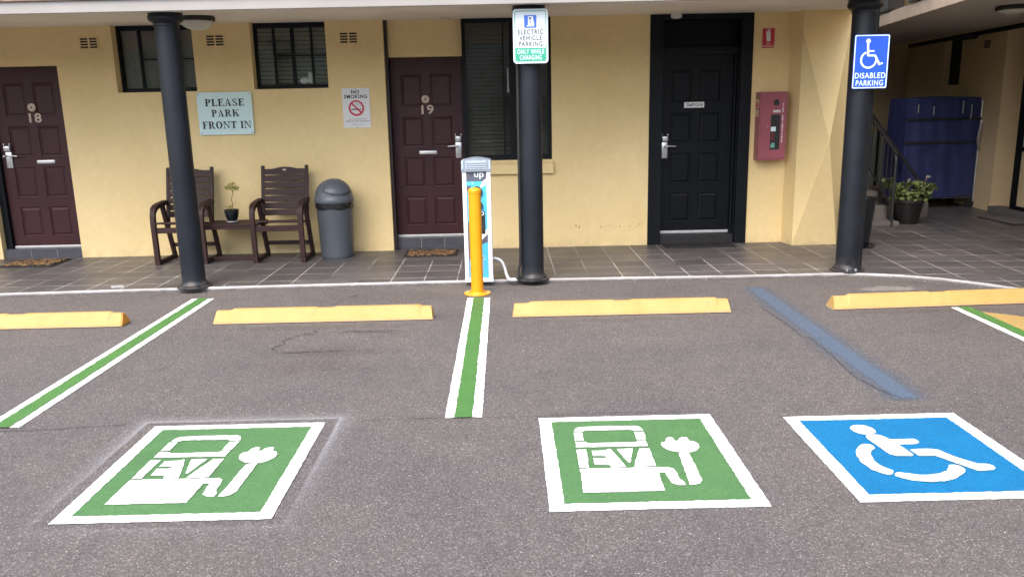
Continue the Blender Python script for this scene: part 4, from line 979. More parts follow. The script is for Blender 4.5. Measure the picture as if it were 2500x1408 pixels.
# ------------------------------------------------------------------ CHAIRS & TABLE
def make_chair(cx, label):
    y0 = 8.845; t = thing('wooden_armchair', label, 'chair', (cx, y0, FL), 'dark slatted wooden armchairs')
    def W(x, y, z): return (cx+x, y0+y, FL+z)
    for s in (-1, 1):
        x = s*.262
        bm = B()
        path = smooth_path([W(x, 0, .0), W(x, -.012, .30), W(x, -.012, .50), W(x, .012, .585), W(x, .075, .628), W(x, .20, .645), W(x, .36, .655)], 5)
        prev = None
        for i, p in enumerate(path):
            a = path[max(i-1, 0)]; b = path[min(i+1, len(path)-1)]; tg = (b-a).normalized(); nrm = Vector((1, 0, 0)).cross(tg)
            hw = .025 if i < 16 else .030; th = .024
            ring = [bm.verts.new(p+Vector((dx*hw, 0, 0))+nrm*dz*th) for dx, dz in ((-1, -1), (1, -1), (1, 1), (-1, 1))]
            if prev:
                for k in range(4): bm.faces.new((prev[k], prev[(k+1) % 4], ring[(k+1) % 4], ring[k]))
            else: bm.faces.new(ring)
            prev = ring
        bm.faces.new(list(reversed(prev)))
        obj('arm_and_front_leg', bm, 'dark_wood', t, 45)
        bm = B(); bar(bm, W(x*.985, .475, .0), W(x*.985, .255, .625), .044, .046, up=(0, 1, 0), bev=.004); obj('rear_leg', bm, 'dark_wood', t)
        bm = B(); bar(bm, W(x, .026, .024), W(x, .455, .024), .044, .044, bev=.004); obj('foot_runner', bm, 'dark_wood', t)
        bm = B(); bar(bm, W(s*.248, .335, .36), W(s*.248, .508, 1.03), .038, .032, up=(0, 1, 0), bev=.005); obj('back_post', bm, 'dark_wood', t)
    bm = B()
    for k in range(7):
        f = k/6; y = -.005+.36*f; z = .440+.012*math.cos(f*PI)-.028*f
        box(bm, cx-.236, cx+.236, y0+y-.026, y0+y+.026, FL+z, FL+z+.018, .004)
    obj('seat', bm, 'dark_wood', t)
    bm = B(); box(bm, cx-.237, cx+.237, y0-.022, y0+.010, FL+.352, FL+.412, .004); obj('front_rail', bm, 'dark_wood', t)
    bm = B(); box(bm, cx-.236, cx+.236, y0+.415, y0+.440, FL+.135, FL+.180, .004); obj('rear_stretcher', bm, 'dark_wood', t)
    bm = B()
    d = Vector((0, .173, .67)).normalized()
    for k in range(6):
        s0 = .125+k*.0775; c0 = Vector(W(0, .335, .36))+d*s0
        bar(bm, (cx-.231, c0.y, c0.z+.033), (cx+.231, c0.y, c0.z+.033), .020, .066, up=d, bev=.003)
    ctop = Vector(W(0, .335, .36))+d*(.125+6*.0775)
    pts = [(-.231, 0)]+[(.231, 0)]+[(.231-.462*k/12, .062+.022*math.sin(PI*min(1, max(0, (k/12-.2)/.6)))) for k in range(13)]
    A = [bm.verts.new((cx+x, ctop.y-.011+.26*zz, ctop.z+zz)) for x, zz in pts]; D = [bm.verts.new((cx+x, ctop.y+.011+.26*zz, ctop.z+zz)) for x, zz in pts]
    bm.faces.new(A); bm.faces.new(list(reversed(D)))
    for i in range(len(pts)): bm.faces.new((A[i], D[i], D[(i+1) % len(pts)], A[(i+1) % len(pts)]))
    obj('back_slats', bm, 'dark_wood', t)
    bm = B(); prism(bm, circ(cx, ctop.z+.052, .022, 18, .010), 'y', ctop.y-.004, ctop.y+.001); obj('maker_badge', bm, 'brass', t)
    return t
ch = make_chair(-2.492, 'dark wooden slatted armchair standing next to the grey dome bin')
dup(ch, (-3.577, 8.865, FL), 'dark wooden slatted armchair half hidden behind the left column')
dup(ch, (6.62, 9.18, FL), 'dark wooden chair cut off by the right edge under the wing', rotz=math.radians(-82))
tb = thing('side_table', 'low wooden table slung between the two dark armchairs', 'table', (-3.04, 9.1, FL))
bm = B(); 
for k in range(5): box(bm, -3.335, -2.737, 8.955+k*.082, 8.955+k*.082+.0795, .440, .460, .003)
obj('tabletop', bm, 'dark_wood', tb)
bm = B(); box(bm, -3.335, -2.737, 8.963, 8.985, .405, .4395, .003); box(bm, -3.335, -2.737, 9.33, 9.352, .405, .4395, .003); obj('apron', bm, 'dark_wood', tb)
bm = B(); box(bm, -3.300, -2.770, 9.04, 9.085, FL+.001, FL+.045, .004); obj('floor_stretcher', bm, 'dark_wood', tb)

# ------------------------------------------------------------------ BIN
bx, by = -1.918, 9.17
bn = thing('dome_bin', 'grey plastic dome lid bin with black liner showing', 'bin', (bx, by, FL))
bm = B(); lathe(bm, [(0, .012), (.165, .012), (.176, .0), (.181, .008), (.183, .03), (.203, .57), (.207, .632), (.200, .635), (.198, .57), (0, .5)], bx, by, 48, FL); obj('body', bm, 'bin_grey', bn, 30)
bm = B(); r = random.Random(2); rings = []
for k, z in enumerate((.555, .570, .592, .614, .632, .640)):
    rings.append([bm.verts.new((bx+(rad := (.2065+.004*(k > 0)+.0045*math.sin(i*.9+k*1.7)*(1 if 0 < k < 5 else .3)+r.uniform(0, .003)))*math.cos(2*PI*i/60), by+rad*math.sin(2*PI*i/60), FL+z+.006*math.sin(i*.6)*(k == 0))) for i in range(60)])
for a, b in zip(rings, rings[1:]):
    for i in range(60): bm.faces.new((a[i], a[(i+1) % 60], b[(i+1) % 60], b[i]))
obj('liner', bm, 'bag', bn, 60)
bm = B(); pr = [(.205, .628), (.217, .624), (.221, .634), (.221, .662), (.213, .677), (.208, .687)]
for k in range(1, 15):
    a = PI/2*k/14; pr.append((.207*math.cos(a), .687+.198*math.sin(a)))
pr[-1] = (0, .885); lathe(bm, pr, bx, by, 56, FL); lid = obj('lid', bm, 'bin_lid', bn, 35)
bm = B(); na, ne = 26, 16; G = []
for i in range(na+1):
    az = math.radians(-112+100*i/na); row = []
    for k in range(ne+1):
        lowe = 9+13*abs(i/na-.5)**2*4*.9
        el = math.radians(lowe+(72-lowe)*k/ne); edge = .004 if (i in (0, na) or k in (0, ne)) else .009
        rr_ = 1.0+edge/.2
        row.append(bm.verts.new((bx+.2075*rr_*math.cos(el)*math.cos(az), by+.2075*rr_*math.cos(el)*math.sin(az), FL+.687+.199*rr_*math.sin(el))))
    G.append(row)
for i in range(na):
    for k in range(ne): bm.faces.new((G[i][k], G[i+1][k], G[i+1][k+1], G[i][k+1]))
obj('flap', bm, 'bin_lid', lid, 60)
bm = B(); G = []
for i in range(na+1):
    az = math.radians(-115+106*i/na); row = []
    for k in range(ne+1):
        lowe = 6+13*abs(i/na-.5)**2*4*.9; el = math.radians(lowe+(75-lowe)*k/ne); rr_ = 1.012
        row.append(bm.verts.new((bx+.2065*rr_*math.cos(el)*math.cos(az), by+.2065*rr_*math.cos(el)*math.sin(az), FL+.687+.198*rr_*math.sin(el))))
    G.append(row)
for i in range(na):
    for k in range(ne):
        if 1 < i < na-2 and 1 < k < ne-2: continue
        bm.faces.new((G[i][k], G[i+1][k], G[i+1][k+1], G[i][k+1]))
obj('flap_gap', bm, 'ink_black', lid, 60)

# ------------------------------------------------------------------ CHARGER + BOLLARD + CABLES
cx = -.256; yf = 7.575
cg = thing('charging_post', 'white and cyan charging pedestal with grey cap behind the yellow bollard', 'charger', (cx, yf+.1, FL))
bm = B(); box(bm, -.388, -.349, yf, yf+.20, FL, 1.095, .006); box(bm, -.163, -.124, yf, yf+.20, FL, 1.095, .006); box(bm, -.348, -.164, yf+.012, yf+.19, FL, 1.09, .002)
box(bm, -.392, -.120, yf-.006, yf+.206, FL-.0, FL+.032, .004)
obj('housing', bm, 'charger_white', cg)
bm = B(); yq = yf+.010
box(bm, -.347, -.165, yq, yq+.0015, .080, 1.005); gpn = obj('cyan_panel', bm, 'cyan', cg)
def pol(name, pts, m, y, par): 
    bm = B(); bm.faces.new([bm.verts.new((x, y, z)) for x, z in pts]); return obj(name, bm, m, par)
pol('header', [(-.347, .995), (-.20, .995), (-.165, 1.02), (-.165, 1.085), (-.347, 1.085)], 'slate_vinyl', yq-.001, cg)
pol('white_band', [(-.165, 1.018), (-.197, .994), (-.222, .955), (-.222, .93), (-.165, .965)], 'charger_white', yq-.0012, gpn)
pol('white_band', [(-.347, .90), (-.30, .955), (-.347, .955)], 'slate_vinyl', yq-.0012, gpn)
pol('white_band', [(-.24, .475), (-.165, .555), (-.165, .50), (-.225, .44), (-.225, .36), (-.24, .36)], 'charger_white', yq-.0012, gpn)
pol('slate_band', [(-.225, .44), (-.165, .50), (-.165, .425), (-.225, .40)], 'slate_vinyl', yq-.0013, gpn)
pol('slate_band', [(-.347, .62), (-.305, .58), (-.305, .30), (-.347, .25)], 'slate_vinyl', yq-.0013, gpn)
bm = B(); write(bm, 'up', -.231, 1.043, .088, .058, yq-.003, .01); obj('logo_lettering', bm, 'sign_bright', cg)
bm = B(); write(bm, 'ev', -.305, 1.053, .030, .020, yq-.003, 0); obj('logo_lettering', bm, 'ink_grey', cg)
for z in (.895, .765):
    bm = B(); lathe(bm, [(0, 0), (.052, 0), (.055, .004), (.055, .016), (.044, .022), (.038, .014), (0, .014)], 0, 0, 28)
    bmesh.ops.rotate(bm, verts=bm.verts[:], cent=(0, 0, 0), matrix=Matrix.Rotation(PI/2, 3, 'X')); bmesh.ops.translate(bm, verts=bm.verts[:], vec=(-.258, yq-.002, z)); obj('socket', bm, 'black_rubber', cg, 35)
pol('screen_panel', [(-.335, .50), (-.185, .50), (-.185, .715), (-.335, .715)], 'ink_black', yq-.0018, cg)
bm = B(); write(bm, 'up', -.232, .685, .080, .052, yq-.0035, .01); obj('logo_lettering', bm, 'sign_bright', cg)
bm = B(); 
for k in range(5): box(bm, -.225, -.197, yq-.0035, yq-.003, .595-k*.014, .599-k*.014)
obj('small_print', bm, 'ink_grey', cg)
bm = B(); frame_ring(bm, [(-.236, .255), (-.192, .255), (-.214, .298)], [(-.228, .260), (-.200, .260), (-.214, .288)], 'y', yq-.003, yq-.002); obj('warning_triangle', bm, 'sign_bright', cg)
pol('warning_mark', [(-.219, .264), (-.209, .264), (-.214, .280)], 'ink_black', yq-.0015, cg)
bm = B()
for k in range(9): box(bm, -.222, -.208, yq-.0035, yq-.003, .235-k*.014, .238-k*.014)
obj('small_print', bm, 'sign_bright', cg)
bm = B(); prism(bm, rrect(-.300, -.286, .972, .986, .0069, 4), 'y', yq-.0035, yq-.002); obj('indicator_lamp', bm, 'symbol_pale', cg)
# cap
bm = B(); n = 10
prof = [(-.394+.276*k/n, 1.188+.022*math.sin(PI*k/n)) for k in range(n+1)]
prism(bm, [(-.394, 1.083), (-.394, 1.188)][:1]+prof+[(-.118, 1.083)], 'y', yf-.012, yf+.212); bmesh.ops.bevel(bm, geom=bm.edges[:], offset=.004, segments=2, affect='EDGES'); cap = obj('cap', bm, 'charger_cap', cg, 35)
bm = B(); box(bm, -.352, -.160, yf-.0165, yf-.0125, 1.106, 1.184, .001)
for s in (-.390, -.140): box(bm, s, s+.018, yf-.0165, yf-.0125, 1.106, 1.184, .001)
obj('light_window', bm, 'charger_cap_pale', cap)
bm = B()
for z in (1.124, 1.144, 1.164): box(bm, -.345, -.167, yf-.021, yf-.0168, z-.0035, z+.0035, .001)
obj('louvre', bm, 'charger_cap', cap)
# conduit
cd = thing('grey_conduit', 'two pale grey conduits looping from the charger to the middle column', 'conduit', (0, 7.66, FL))
for dy, dz in ((0, 0), (.035, -.022)):
    bm = B(); tube(bm, smooth_path([(-.124, 7.66+dy, .250+dz), (-.085, 7.655+dy, .248+dz), (-.040, 7.645+dy, .222+dz), (-.012, 7.635+dy, .160), (.006, 7.60+dy, .095-dz*.2), (.030, 7.575+dy, .058), (.065, 7.56+dy, .056), (.105, 7.565+dy, .057)], 6), .0135, 10); obj('conduit', bm, 'conduit_grey', cd, 50)
bm = B(); tube(bm, smooth_path([(.096, 7.56, .060), (.112, 7.58, .085), (.124, 7.60, .16), (.140, 7.605, .30), (.142, 7.605, 1.0), (.143, 7.605, 2.0), (.143, 7.605, 2.46)], 6), .0125, 8)
tag(obj('black_cable', bm, 'black_rubber', smooth=50), 'black cable clipped up the left side of the middle column', 'cable')
# bollard
bl = thing('yellow_bollard', 'bright yellow steel bollard bolted to the asphalt in front of the charger', 'bollard', (-.266, 7.262, 0))
bm = B(); lathe(bm, [(0, .0105), (.0565, .0105), (.0565, .915), (.0590, .918), (.0590, .945), (.052, .955), (.030, .966), (0, .972)], -.266, 7.262, 32); obj('post', bm, 'bollard', bl, 30)
bm = B(); lathe(bm, [(0, 0), (.120, 0), (.1215, .003), (.1215, .008), (.119, .0115), (.064, .0118), (.0585, .020), (.0575, .020), (0, .0118)], -.266, 7.262, 40); obj('base_plate', bm, 'bollard', bl, 30)
for a in (35, 145, 215, 325):
    bm = B(); lathe(bm, [(0, .012), (.010, .012), (.010, .019), (.006, .021), (0, .021)], -.266+.088*math.cos(math.radians(a)), 7.262+.088*math.sin(math.radians(a)), 6); obj('bolt', bm, 'orange_end', bl)

# ------------------------------------------------------------------ WHEEL STOPS
def wheel_stop(cx, yf, label, L=1.77, mirror=1):
    t = thing('wheel_stop', label, 'wheel stop', (cx, yf, 0), 'yellow concrete wheel stops')
    bm = B(); h1, h0 = .111, .098; hx = L/2
    st = [(-hx, h0), (-hx+.125, h0), (-hx+.155, h1), (-.075, h1), (-.045, h0+.006), (.065, h0+.006), (.10, h1), (hx-.115, h1), (hx-.095, h0+.003), (hx, h0)]
    prev = None
    for i, (x, h) in enumerate(st):
        ins = .016 if i in (0, len(st)-1) else 0; sg = 1 if i == 0 else -1
        sec = [(x, .010, 0), (x, 0, .007), (x+sg*ins*.4, .006, .024), (x+sg*ins, .062, h-.005), (x+sg*ins, .070, h), (x+sg*ins, .100, h), (x+sg*ins, .106, h-.005), (x+sg*ins*.4, .154, .024), (x, .160, .007), (x, .150, 0)]
        ring = [bm.verts.new((cx+p[0], yf+p[1], p[2])) for p in sec]
        if prev:
            for k in range(9): bm.faces.new((prev[k], ring[k], ring[k+1], prev[k+1]))
            bm.faces.new((prev[9], ring[9], ring[0], prev[0]))
        else: bm.faces.new(ring)
        prev = ring
    bm.faces.new(list(reversed(prev)))
    obj('concrete_block', bm, 'stop_yellow', t)
    return t
ws = wheel_stop(-1.481, 6.335, 'yellow wheel stop between the left green line and the bollard line')
wl = dup(ws, (-3.985, 6.335, 0), 'yellow wheel stop cut off by the left edge, orange end face', 'yellow concrete wheel stops')
dup(ws, (.930, 6.345, 0), 'yellow wheel stop just right of the bollard line', 'yellow concrete wheel stops')
bm = B(); xe = -3.985+.885; prism(bm, [(6.343, .010), (6.343, .020), (6.397, .088), (6.402, .091), (6.438, .091), (6.441, .088), (6.488, .020), (6.488, .010)], 'x', xe-.012, xe+.0035)
for v in bm.verts:
    if v.co.z > .05: v.co.x -= .0105
    else: v.co.x += .0008
obj('end_face', bm, 'orange_end', wl, label='orange end of the wheel stop')
w4 = dup(ws, (3.535, 6.385, 0), 'yellow wheel stop at the right edge, pale mortar behind it', 'yellow concrete wheel stops', math.radians(2.3))
bm = B(); bm.faces.new([bm.verts.new((2.748+.038*math.cos(a)*.6, 6.385+.027+.010*math.sin(a), .045+.028*math.sin(a))) for a in [2*PI*k/16 for k in range(16)]])
bm.free()

# ------------------------------------------------------------------ DOORMATS
def mat_obj(x0, x1, y0, y1, label, m='coir', brd='black_rubber', rot=0):
    t = thing('doormat', label, 'doormat', ((x0+x1)/2, (y0+y1)/2, FL), 'doormats')
    bm = B(); box(bm, x0, x1, y0, y1, FL+.0005, FL+.010, .003); obj('rubber_edge', bm, brd, t)
    bm = B(); box(bm, x0+.028, x1-.028, y0+.028, y1-.028, FL+.0105, FL+.018, .004); obj('pile', bm, m, t)
    t.rotation_euler = (0, 0, rot)
mat_obj(-1.150, -.548, 9.005, 9.41, 'brown patterned coir mat on the paving before door 19')
mat_obj(-5.665, -5.055, 8.93, 9.37, 'brown patterned coir mat on the paving before door 18', rot=math.radians(2))
mat_obj(1.850, 2.660, 9.19, 9.46, 'plain black rubber mat before the black staff door', 'black_rubber')
mat_obj(6.56, 6.98, 10.35, 11.15, 'dark worn mat before the wing door', 'step_grey')

# ------------------------------------------------------------------ SIGNS
def board(name, label, x0, x1, z0, z1, y, m, rad=.0, th=.004, group=None):
    t = thing(name, label, 'sign', ((x0+x1)/2, y, z0), group)
    bm = B(); prism(bm, rrect(x0, x1, z0, z1, rad) if rad else [(x0, z0), (x1, z0), (x1, z1), (x0, z1)], 'y', y, y+th); obj('panel', bm, m, t); return t
# PLEASE PARK FRONT IN
s1 = board('parking_notice', 'pale green glass sign reading PLEASE PARK FRONT IN', -3.452, -2.835, 1.424, 1.894, 9.455, 'sign_glass', .006, .008)
bm = B(); y = 9.4525
serif_line(bm, 'PLEASE', -3.362, -2.922, 1.742, .078, y); serif_line(bm, 'PARK', -3.298, -2.985, 1.624, .078, y); serif_line(bm, 'FRONT IN', -3.412, -2.862, 1.492, .080, y)
obj('lettering', bm, 'ink_black', s1)
for x in (-3.43, -2.857):
    for z in (1.446, 1.872):
        bm = B(); lathe(bm, [(0, 0), (.011, 0), (.011, .006), (.006, .010), (0, .010)], 0, 0, 14); bmesh.ops.rotate(bm, verts=bm.verts[:], cent=(0, 0, 0), matrix=Matrix.Rotation(PI/2, 3, 'X')); bmesh.ops.translate(bm, verts=bm.verts[:], vec=(x, 9.4545, z)); obj('fixing_stud', bm, 'steel', s1, 40)
        bm = B(); box(bm, x-.006, x+.006, 9.463, YW, z-.006, z+.006); obj('spacer', bm, 'steel', s1)
# NO SMOKING
s2 = board('no_smoking_sign', 'white NO SMOKING sign with red circle on the cream wall', -1.813, -1.503, 1.470, 1.909, 9.470, 'sign_white', .0, .004)
bm = B(); y = 9.4685; write(bm, 'NO', -1.662, 1.867, .092, .040, y, .035, 1.12); write(bm, 'SMOKING', -1.660, 1.816, .262, .042, y, .03, 1.15)
write(bm, 'on the premises and', -1.655, 1.5655, .20, .015, y, .01); write(bm, 'within 4 metres of entrance', -1.652, 1.545, .27, .015, y, .01); write(bm, 'Penalties may apply', -1.652, 1.507, .14, .011, y, .005)
obj('lettering', bm, 'ink_black', s2)
bm = B(); frame_ring(bm, circ(-1.658, 1.688, .088, 40), circ(-1.658, 1.690, .068, 40), 'y', y-.0012, y+.001); bar(bm, (-1.658-.053, y-.0004, 1.690+.053), (-1.658+.053, y-.0004, 1.690-.053), .0018, .019, up=(.7, 0, .7)); obj('prohibition_ring', bm, 'ink_red', s2)
bm = B(); box(bm, -1.715, -1.625, y, y+.001, 1.668, 1.681); box(bm, -1.620, -1.605, y, y+.001, 1.668, 1.681)
tube(bm, smooth_path([(-1.608, y, 1.695), (-1.618, y, 1.71), (-1.600, y, 1.72), (-1.625, y, 1.735), (-1.655, y, 1.725), (-1.665, y, 1.745), (-1.645, y, 1.752)], 4), .0016, 5); obj('cigarette', bm, 'ink_black', s2)
for z in (1.902, 1.477):
    bm = B(); box(bm, -1.664, -1.656, y-.002, y, z-.004, z+.004); obj('screw', bm, 'lamp_dark', s2)
# EV parking sign on the middle column
ye = 7.503
s3 = board('charging_bay_sign', 'white and green ELECTRIC VEHICLE PARKING sign on the middle column', .109, .420, 2.037, 2.500, ye, 'sign_bright', .030, .003)
bm = B(); frame_ring(bm, rrect(.124, .405, 2.052, 2.485, .018), rrect(.131, .398, 2.059, 2.478, .013), 'y', ye-.0012, ye+.001); obj('border_line', bm, 'sign_line_green', s3)
bm = B(); prism(bm, [(.1315, 2.17), (.1315, 2.075)]+[(.1345, 2.064), (.1435, 2.0595), (.3855, 2.0595), (.3945, 2.064), (.3975, 2.075), (.3975, 2.17)], 'y', ye-.0010, ye+.001); obj('green_band', bm, 'sign_green', s3)
bm = B(); prism(bm, rrect(.210, .318, 2.340, 2.447, .008), 'y', ye-.0012, ye+.001); ic = obj('icon_square', bm, 'icon_blue', s3)
bm = B(); prism(bm, [(.243, 2.362), (.243, 2.432), (.247, 2.436), (.286, 2.436), (.290, 2.432), (.291, 2.40), (.297, 2.385), (.299, 2.355), (.293, 2.352), (.23, 2.352), (.232, 2.360)], 'y', ye-.0020, ye+.0005); obj('pump_icon', bm, 'sign_bright', ic)
bm = B(); box(bm, .252, .272, ye-.0027, ye-.0022, 2.412, 2.428); frame_ring(bm, [(.256, 2.402), (.272, 2.402), (.264, 2.375)], [(.259, 2.400), (.269, 2.400), (.264, 2.383)], 'y', ye-.0027, ye-.0022); obj('pump_detail', bm, 'ink_grey', ic)
bm = B()
for s, z, w in (('ELECTRIC', 2.305, .226), ('VEHICLE', 2.254, .202), ('PARKING', 2.203, .212)): write(bm, s, .264, z, w, .043, ye-.0015, .026, 1.18)
obj('lettering', bm, 'ink_grey', s3)
bm = B()
for s, z, w in (('ONLY WHILE', 2.138, .240), ('CHARGING', 2.088, .196)): write(bm, s, .264, z, w, .041, ye-.0017, .015, 1.15)
obj('lettering', bm, 'sign_bright', s3)
for z in (2.470, 2.076):
    bm = B(); lathe(bm, [(0, 0), (.007, 0), (.007, .004), (0, .006)], 0, 0, 10); bmesh.ops.rotate(bm, verts=bm.verts[:], cent=(0, 0, 0), matrix=Matrix.Rotation(PI/2, 3, 'X')); bmesh.ops.translate(bm, verts=bm.verts[:], vec=(.262, ye-.0018, z)); obj('bolt', bm, 'steel', s3)
bm = B(); box(bm, .235, .285, ye+.0035, 7.57, 2.08, 2.10); box(bm, .235, .285, ye+.0035, 7.57, 2.40, 2.42); obj('bracket', bm, 'steel', s3)
# DISABLED PARKING on the right column
yd = 7.612
s4 = board('disabled_bay_sign', 'blue DISABLED PARKING sign with wheelchair symbol on the right column', 3.200, 3.520, 1.758, 2.232, yd, 'sign_blue', .016, .003)
bm = B(); frame_ring(bm, rrect(3.2035, 3.5165, 1.7615, 2.2285, .014), rrect(3.2125, 3.5075, 1.7705, 2.2195, .009), 'y', yd-.0012, yd+.001); obj('border_line', bm, 'symbol_pale', s4)
bm = B(); ys = yd-.0016
prism(bm, circ(3.325, 2.176, .021, 20), 'y', ys, ys+.0008)
bar(bm, (3.322, ys+.0002, 2.165), (3.330, ys+.0002, 2.048), .0009, .019, up=(1, 0, 0)); bar(bm, (3.331, ys+.0006, 2.088), (3.385, ys+.0006, 2.088), .0009, .015); bar(bm, (3.325, ys+.0010, 2.050), (3.398, ys+.0010, 2.048), .0009, .017)
bar(bm, (3.393, ys+.0014, 2.053), (3.440, ys+.0014, 1.968), .0009, .019, up=(1, 0, 0)); bar(bm, (3.432, ys+.0018, 1.966), (3.468, ys+.0018, 1.984), .0009, .013)
n = 30; o_, i_ = [], []
for k in range(n+1):
    a = math.radians(112+258*k/n); o_.append((3.338+.078*math.cos(a), 2.012+.078*math.sin(a))); i_.append((3.338+.061*math.cos(a), 2.012+.061*math.sin(a)))
prism_pts = o_+i_[::-1]; prism(bm, prism_pts, 'y', ys-.0004, ys+.0001)
obj('wheelchair_symbol', bm, 'symbol_pale', s4)
bm = B(); write(bm, 'DISABLED', 3.361, 1.874, .280, .050, yd-.0012, .012, 1.1); write(bm, 'PARKING', 3.360, 1.808, .250, .050, yd-.0012, .012, 1.1); obj('lettering', bm, 'symbol_pale', s4)
# fire extinguisher location sign
s5 = board('extinguisher_sign', 'small red sign with white extinguisher silhouette above the red cabinet', 2.933, 3.081, 2.248, 2.470, 9.474, 'cream_plastic', .0, .003)
bm = B(); box(bm, 2.939, 3.075, 9.4725, 9.474, 2.278, 2.464); box(bm, 2.939, 3.075, 9.4725, 9.474, 2.253, 2.268); obj('red_field', bm, 'ink_red', s5)
bm = B(); yx = 9.4716
prism(bm, rrect(2.985, 3.030, 2.322, 2.43, .012), 'y', yx, yx+.0005); box(bm, 2.998, 3.016, yx, yx+.0005, 2.432, 2.444); box(bm, 2.988, 3.03, yx, yx+.0005, 2.445, 2.453); box(bm, 2.978, 2.984, yx, yx+.0005, 2.39, 2.44)
obj('extinguisher_icon', bm, 'sign_white', s5)
bm = B(); write(bm, 'FIRE', 3.007, 2.298, .05, .012, yx, .01); obj('lettering', bm, 'sign_white', s5)

# ------------------------------------------------------------------ EXTINGUISHER CABINET
fc = thing('extinguisher_cabinet', 'red metal fire extinguisher cabinet on the wall beside the staff door', 'cabinet', (3.04, YW, 1.01))
yc = 9.305
bm = B(); box(bm, 2.893, 3.203, yc, YW-.001, 1.012, 1.770, .006); obj('case', bm, 'cabinet_red', fc)
bm = B()
ox = rrect(2.912, 3.186, 1.033, 1.748, .006, 5); ix = rrect(3.020, 3.128, 1.130, 1.520, .016, 5)
frame_ring(bm, ox, ix, 'y', yc-.010, yc-.001); dr = obj('cabinet_door', bm, 'cabinet_red', fc)
bm = B(); prism(bm, rrect(3.019, 3.129, 1.129, 1.521, .016, 5), 'y', yc-.003, yc-.0012); obj('viewing_panel', bm, 'ink_black', dr)
bm = B(); box(bm, 3.026, 3.082, yc-.0045, yc-.0035, 1.335, 1.385); obj('extinguisher_label', bm, 'symbol_pale', dr)
bm = B()
for z, w in ((1.320, .040), (1.300, .036), (1.282, .04), (1.262, .03), (1.244, .042)): box(bm, 3.032, 3.032+w, yc-.0045, yc-.0035, z-.005, z+.005)
obj('extinguisher_label', bm, 'frame_red', dr)
bm = B(); prism(bm, [(3.030, 1.155), (3.075, 1.150), (3.078, 1.20), (3.05, 1.21), (3.030, 1.19)], 'y', yc-.0045, yc-.0035); obj('extinguisher_label', bm, 'sign_line_green', dr)
bm = B(); lathe(bm, [(0, 0), (.030, 0), (.033, .005), (.030, .011), (.020, .007), (0, .007)], 0, 0, 24); bmesh.ops.rotate(bm, verts=bm.verts[:], cent=(0, 0, 0), matrix=Matrix.Rotation(PI/2, 3, 'X')); bmesh.ops.translate(bm, verts=bm.verts[:], vec=(3.076, yc-.010, 1.650)); obj('pull_ring', bm, 'ink_black', dr, 40)
bm = B(); lathe(bm, [(0, 0), (.005, 0), (.005, .005), (0, .006)], 0, 0, 10); bmesh.ops.rotate(bm, verts=bm.verts[:], cent=(0, 0, 0), matrix=Matrix.Rotation(PI/2, 3, 'X')); bmesh.ops.translate(bm, verts=bm.verts[:], vec=(2.985, yc-.010, 1.39)); obj('key_lock', bm, 'steel', dr)
bm = B(); write(bm, 'MFS', 3.083, 1.556, .080, .030, yc-.0112, .05)
s = 'FIRE EXTINGUISHER'
for k, chh in enumerate(s):
    if chh != ' ': write(bm, chh, 3.152, 1.632-k*.0258, None, .0195, yc-.0112, .05)
obj('lettering', bm, 'sign_white', dr)
bm = B(); box(bm, 2.8905, 2.8925, 9.345, 9.455, 1.50, 1.575, .0); sk = obj('instruction_sticker', bm, 'cream_plastic', fc)
bm = B(); box(bm, 2.8905, 2.8925, 9.345, 9.455, 1.595, 1.69); obj('instruction_sticker', bm, 'cream_plastic', fc)
bm = B(); prism(bm, [(9.36, 1.60), (9.44, 1.60), (9.44, 1.64), (9.42, 1.665), (9.38, 1.665), (9.36, 1.64)], 'x', 2.8896, 2.8903); obj('sticker_mark', bm, 'sticker_red', fc)
bm = B(); prism(bm, [(9.37, 1.525), (9.43, 1.525), (9.42, 1.512), (9.38, 1.512)], 'x', 2.8896, 2.8903); obj('sticker_mark', bm, 'sticker_red', fc)

# ------------------------------------------------------------------ LAMPS, small fittings
def oyster(cx, cy, zt, r, label, name='ceiling_lamp', rim='lamp_dark', drop=.10):
    t = thing(name, label, 'lamp', (cx, cy, zt), 'oyster lamps under the ceilings')
    bm = B(); lathe(bm, [(0, 0), (r*.96, 0), (r, -.008), (r*1.02, -.03), (r, -.046), (r*.9, -.050), (r*.88, -.04), (0, -.04)], cx, cy, 40, zt); obj('rim', bm, rim, t, 35)
    bm = B(); lathe(bm, [(r*.9*math.cos(PI/2*k/10), -.046-drop*math.sin(PI/2*k/10)) for k in range(10)]+[(0, -.046-drop)], cx, cy, 40, zt); obj('diffuser', bm, 'opal', t, 60)
oyster(-2.905, 8.17, 2.570, .168, 'dark rimmed oyster lamp beside the left column capital', drop=.085)
oyster(1.925, 9.28, 2.626, .060, 'small white dome lamp above the black staff door', rim='opal', drop=.015)
oyster(5.66, 9.35, 2.64, .17, 'dark rimmed oyster lamp under the wing balcony', drop=.05)
bh = thing('bulkhead_lamp', 'dark oval bulkhead lamp on the wing wall above the blue cover', 'lamp', (7.10, 12.75, 2.56))
bm = B(); wbox(bm, 12.53, 12.97, 2.525, 2.60, -.10, -.002); bmesh.ops.bevel(bm, geom=bm.edges[:], offset=.03, segments=3, affect='EDGES'); obj('housing', bm, 'lamp_dark', bh, 40)
bm = B(); wbox(bm, 12.62, 12.88, 2.545, 2.585, -.125, -.101); bmesh.ops.bevel(bm, geom=bm.edges[:], offset=.012, segments=2, affect='EDGES'); obj('lens', bm, 'ink_grey', bh, 40)
bm = B(); box(bm, -.66, -.53, 9.30, 9.36, 2.605, 2.622, .003); tag(obj('cover_plate', bm, 'cream_plastic'), 'small cream cover plate on the soffit above door 19', 'cover plate')
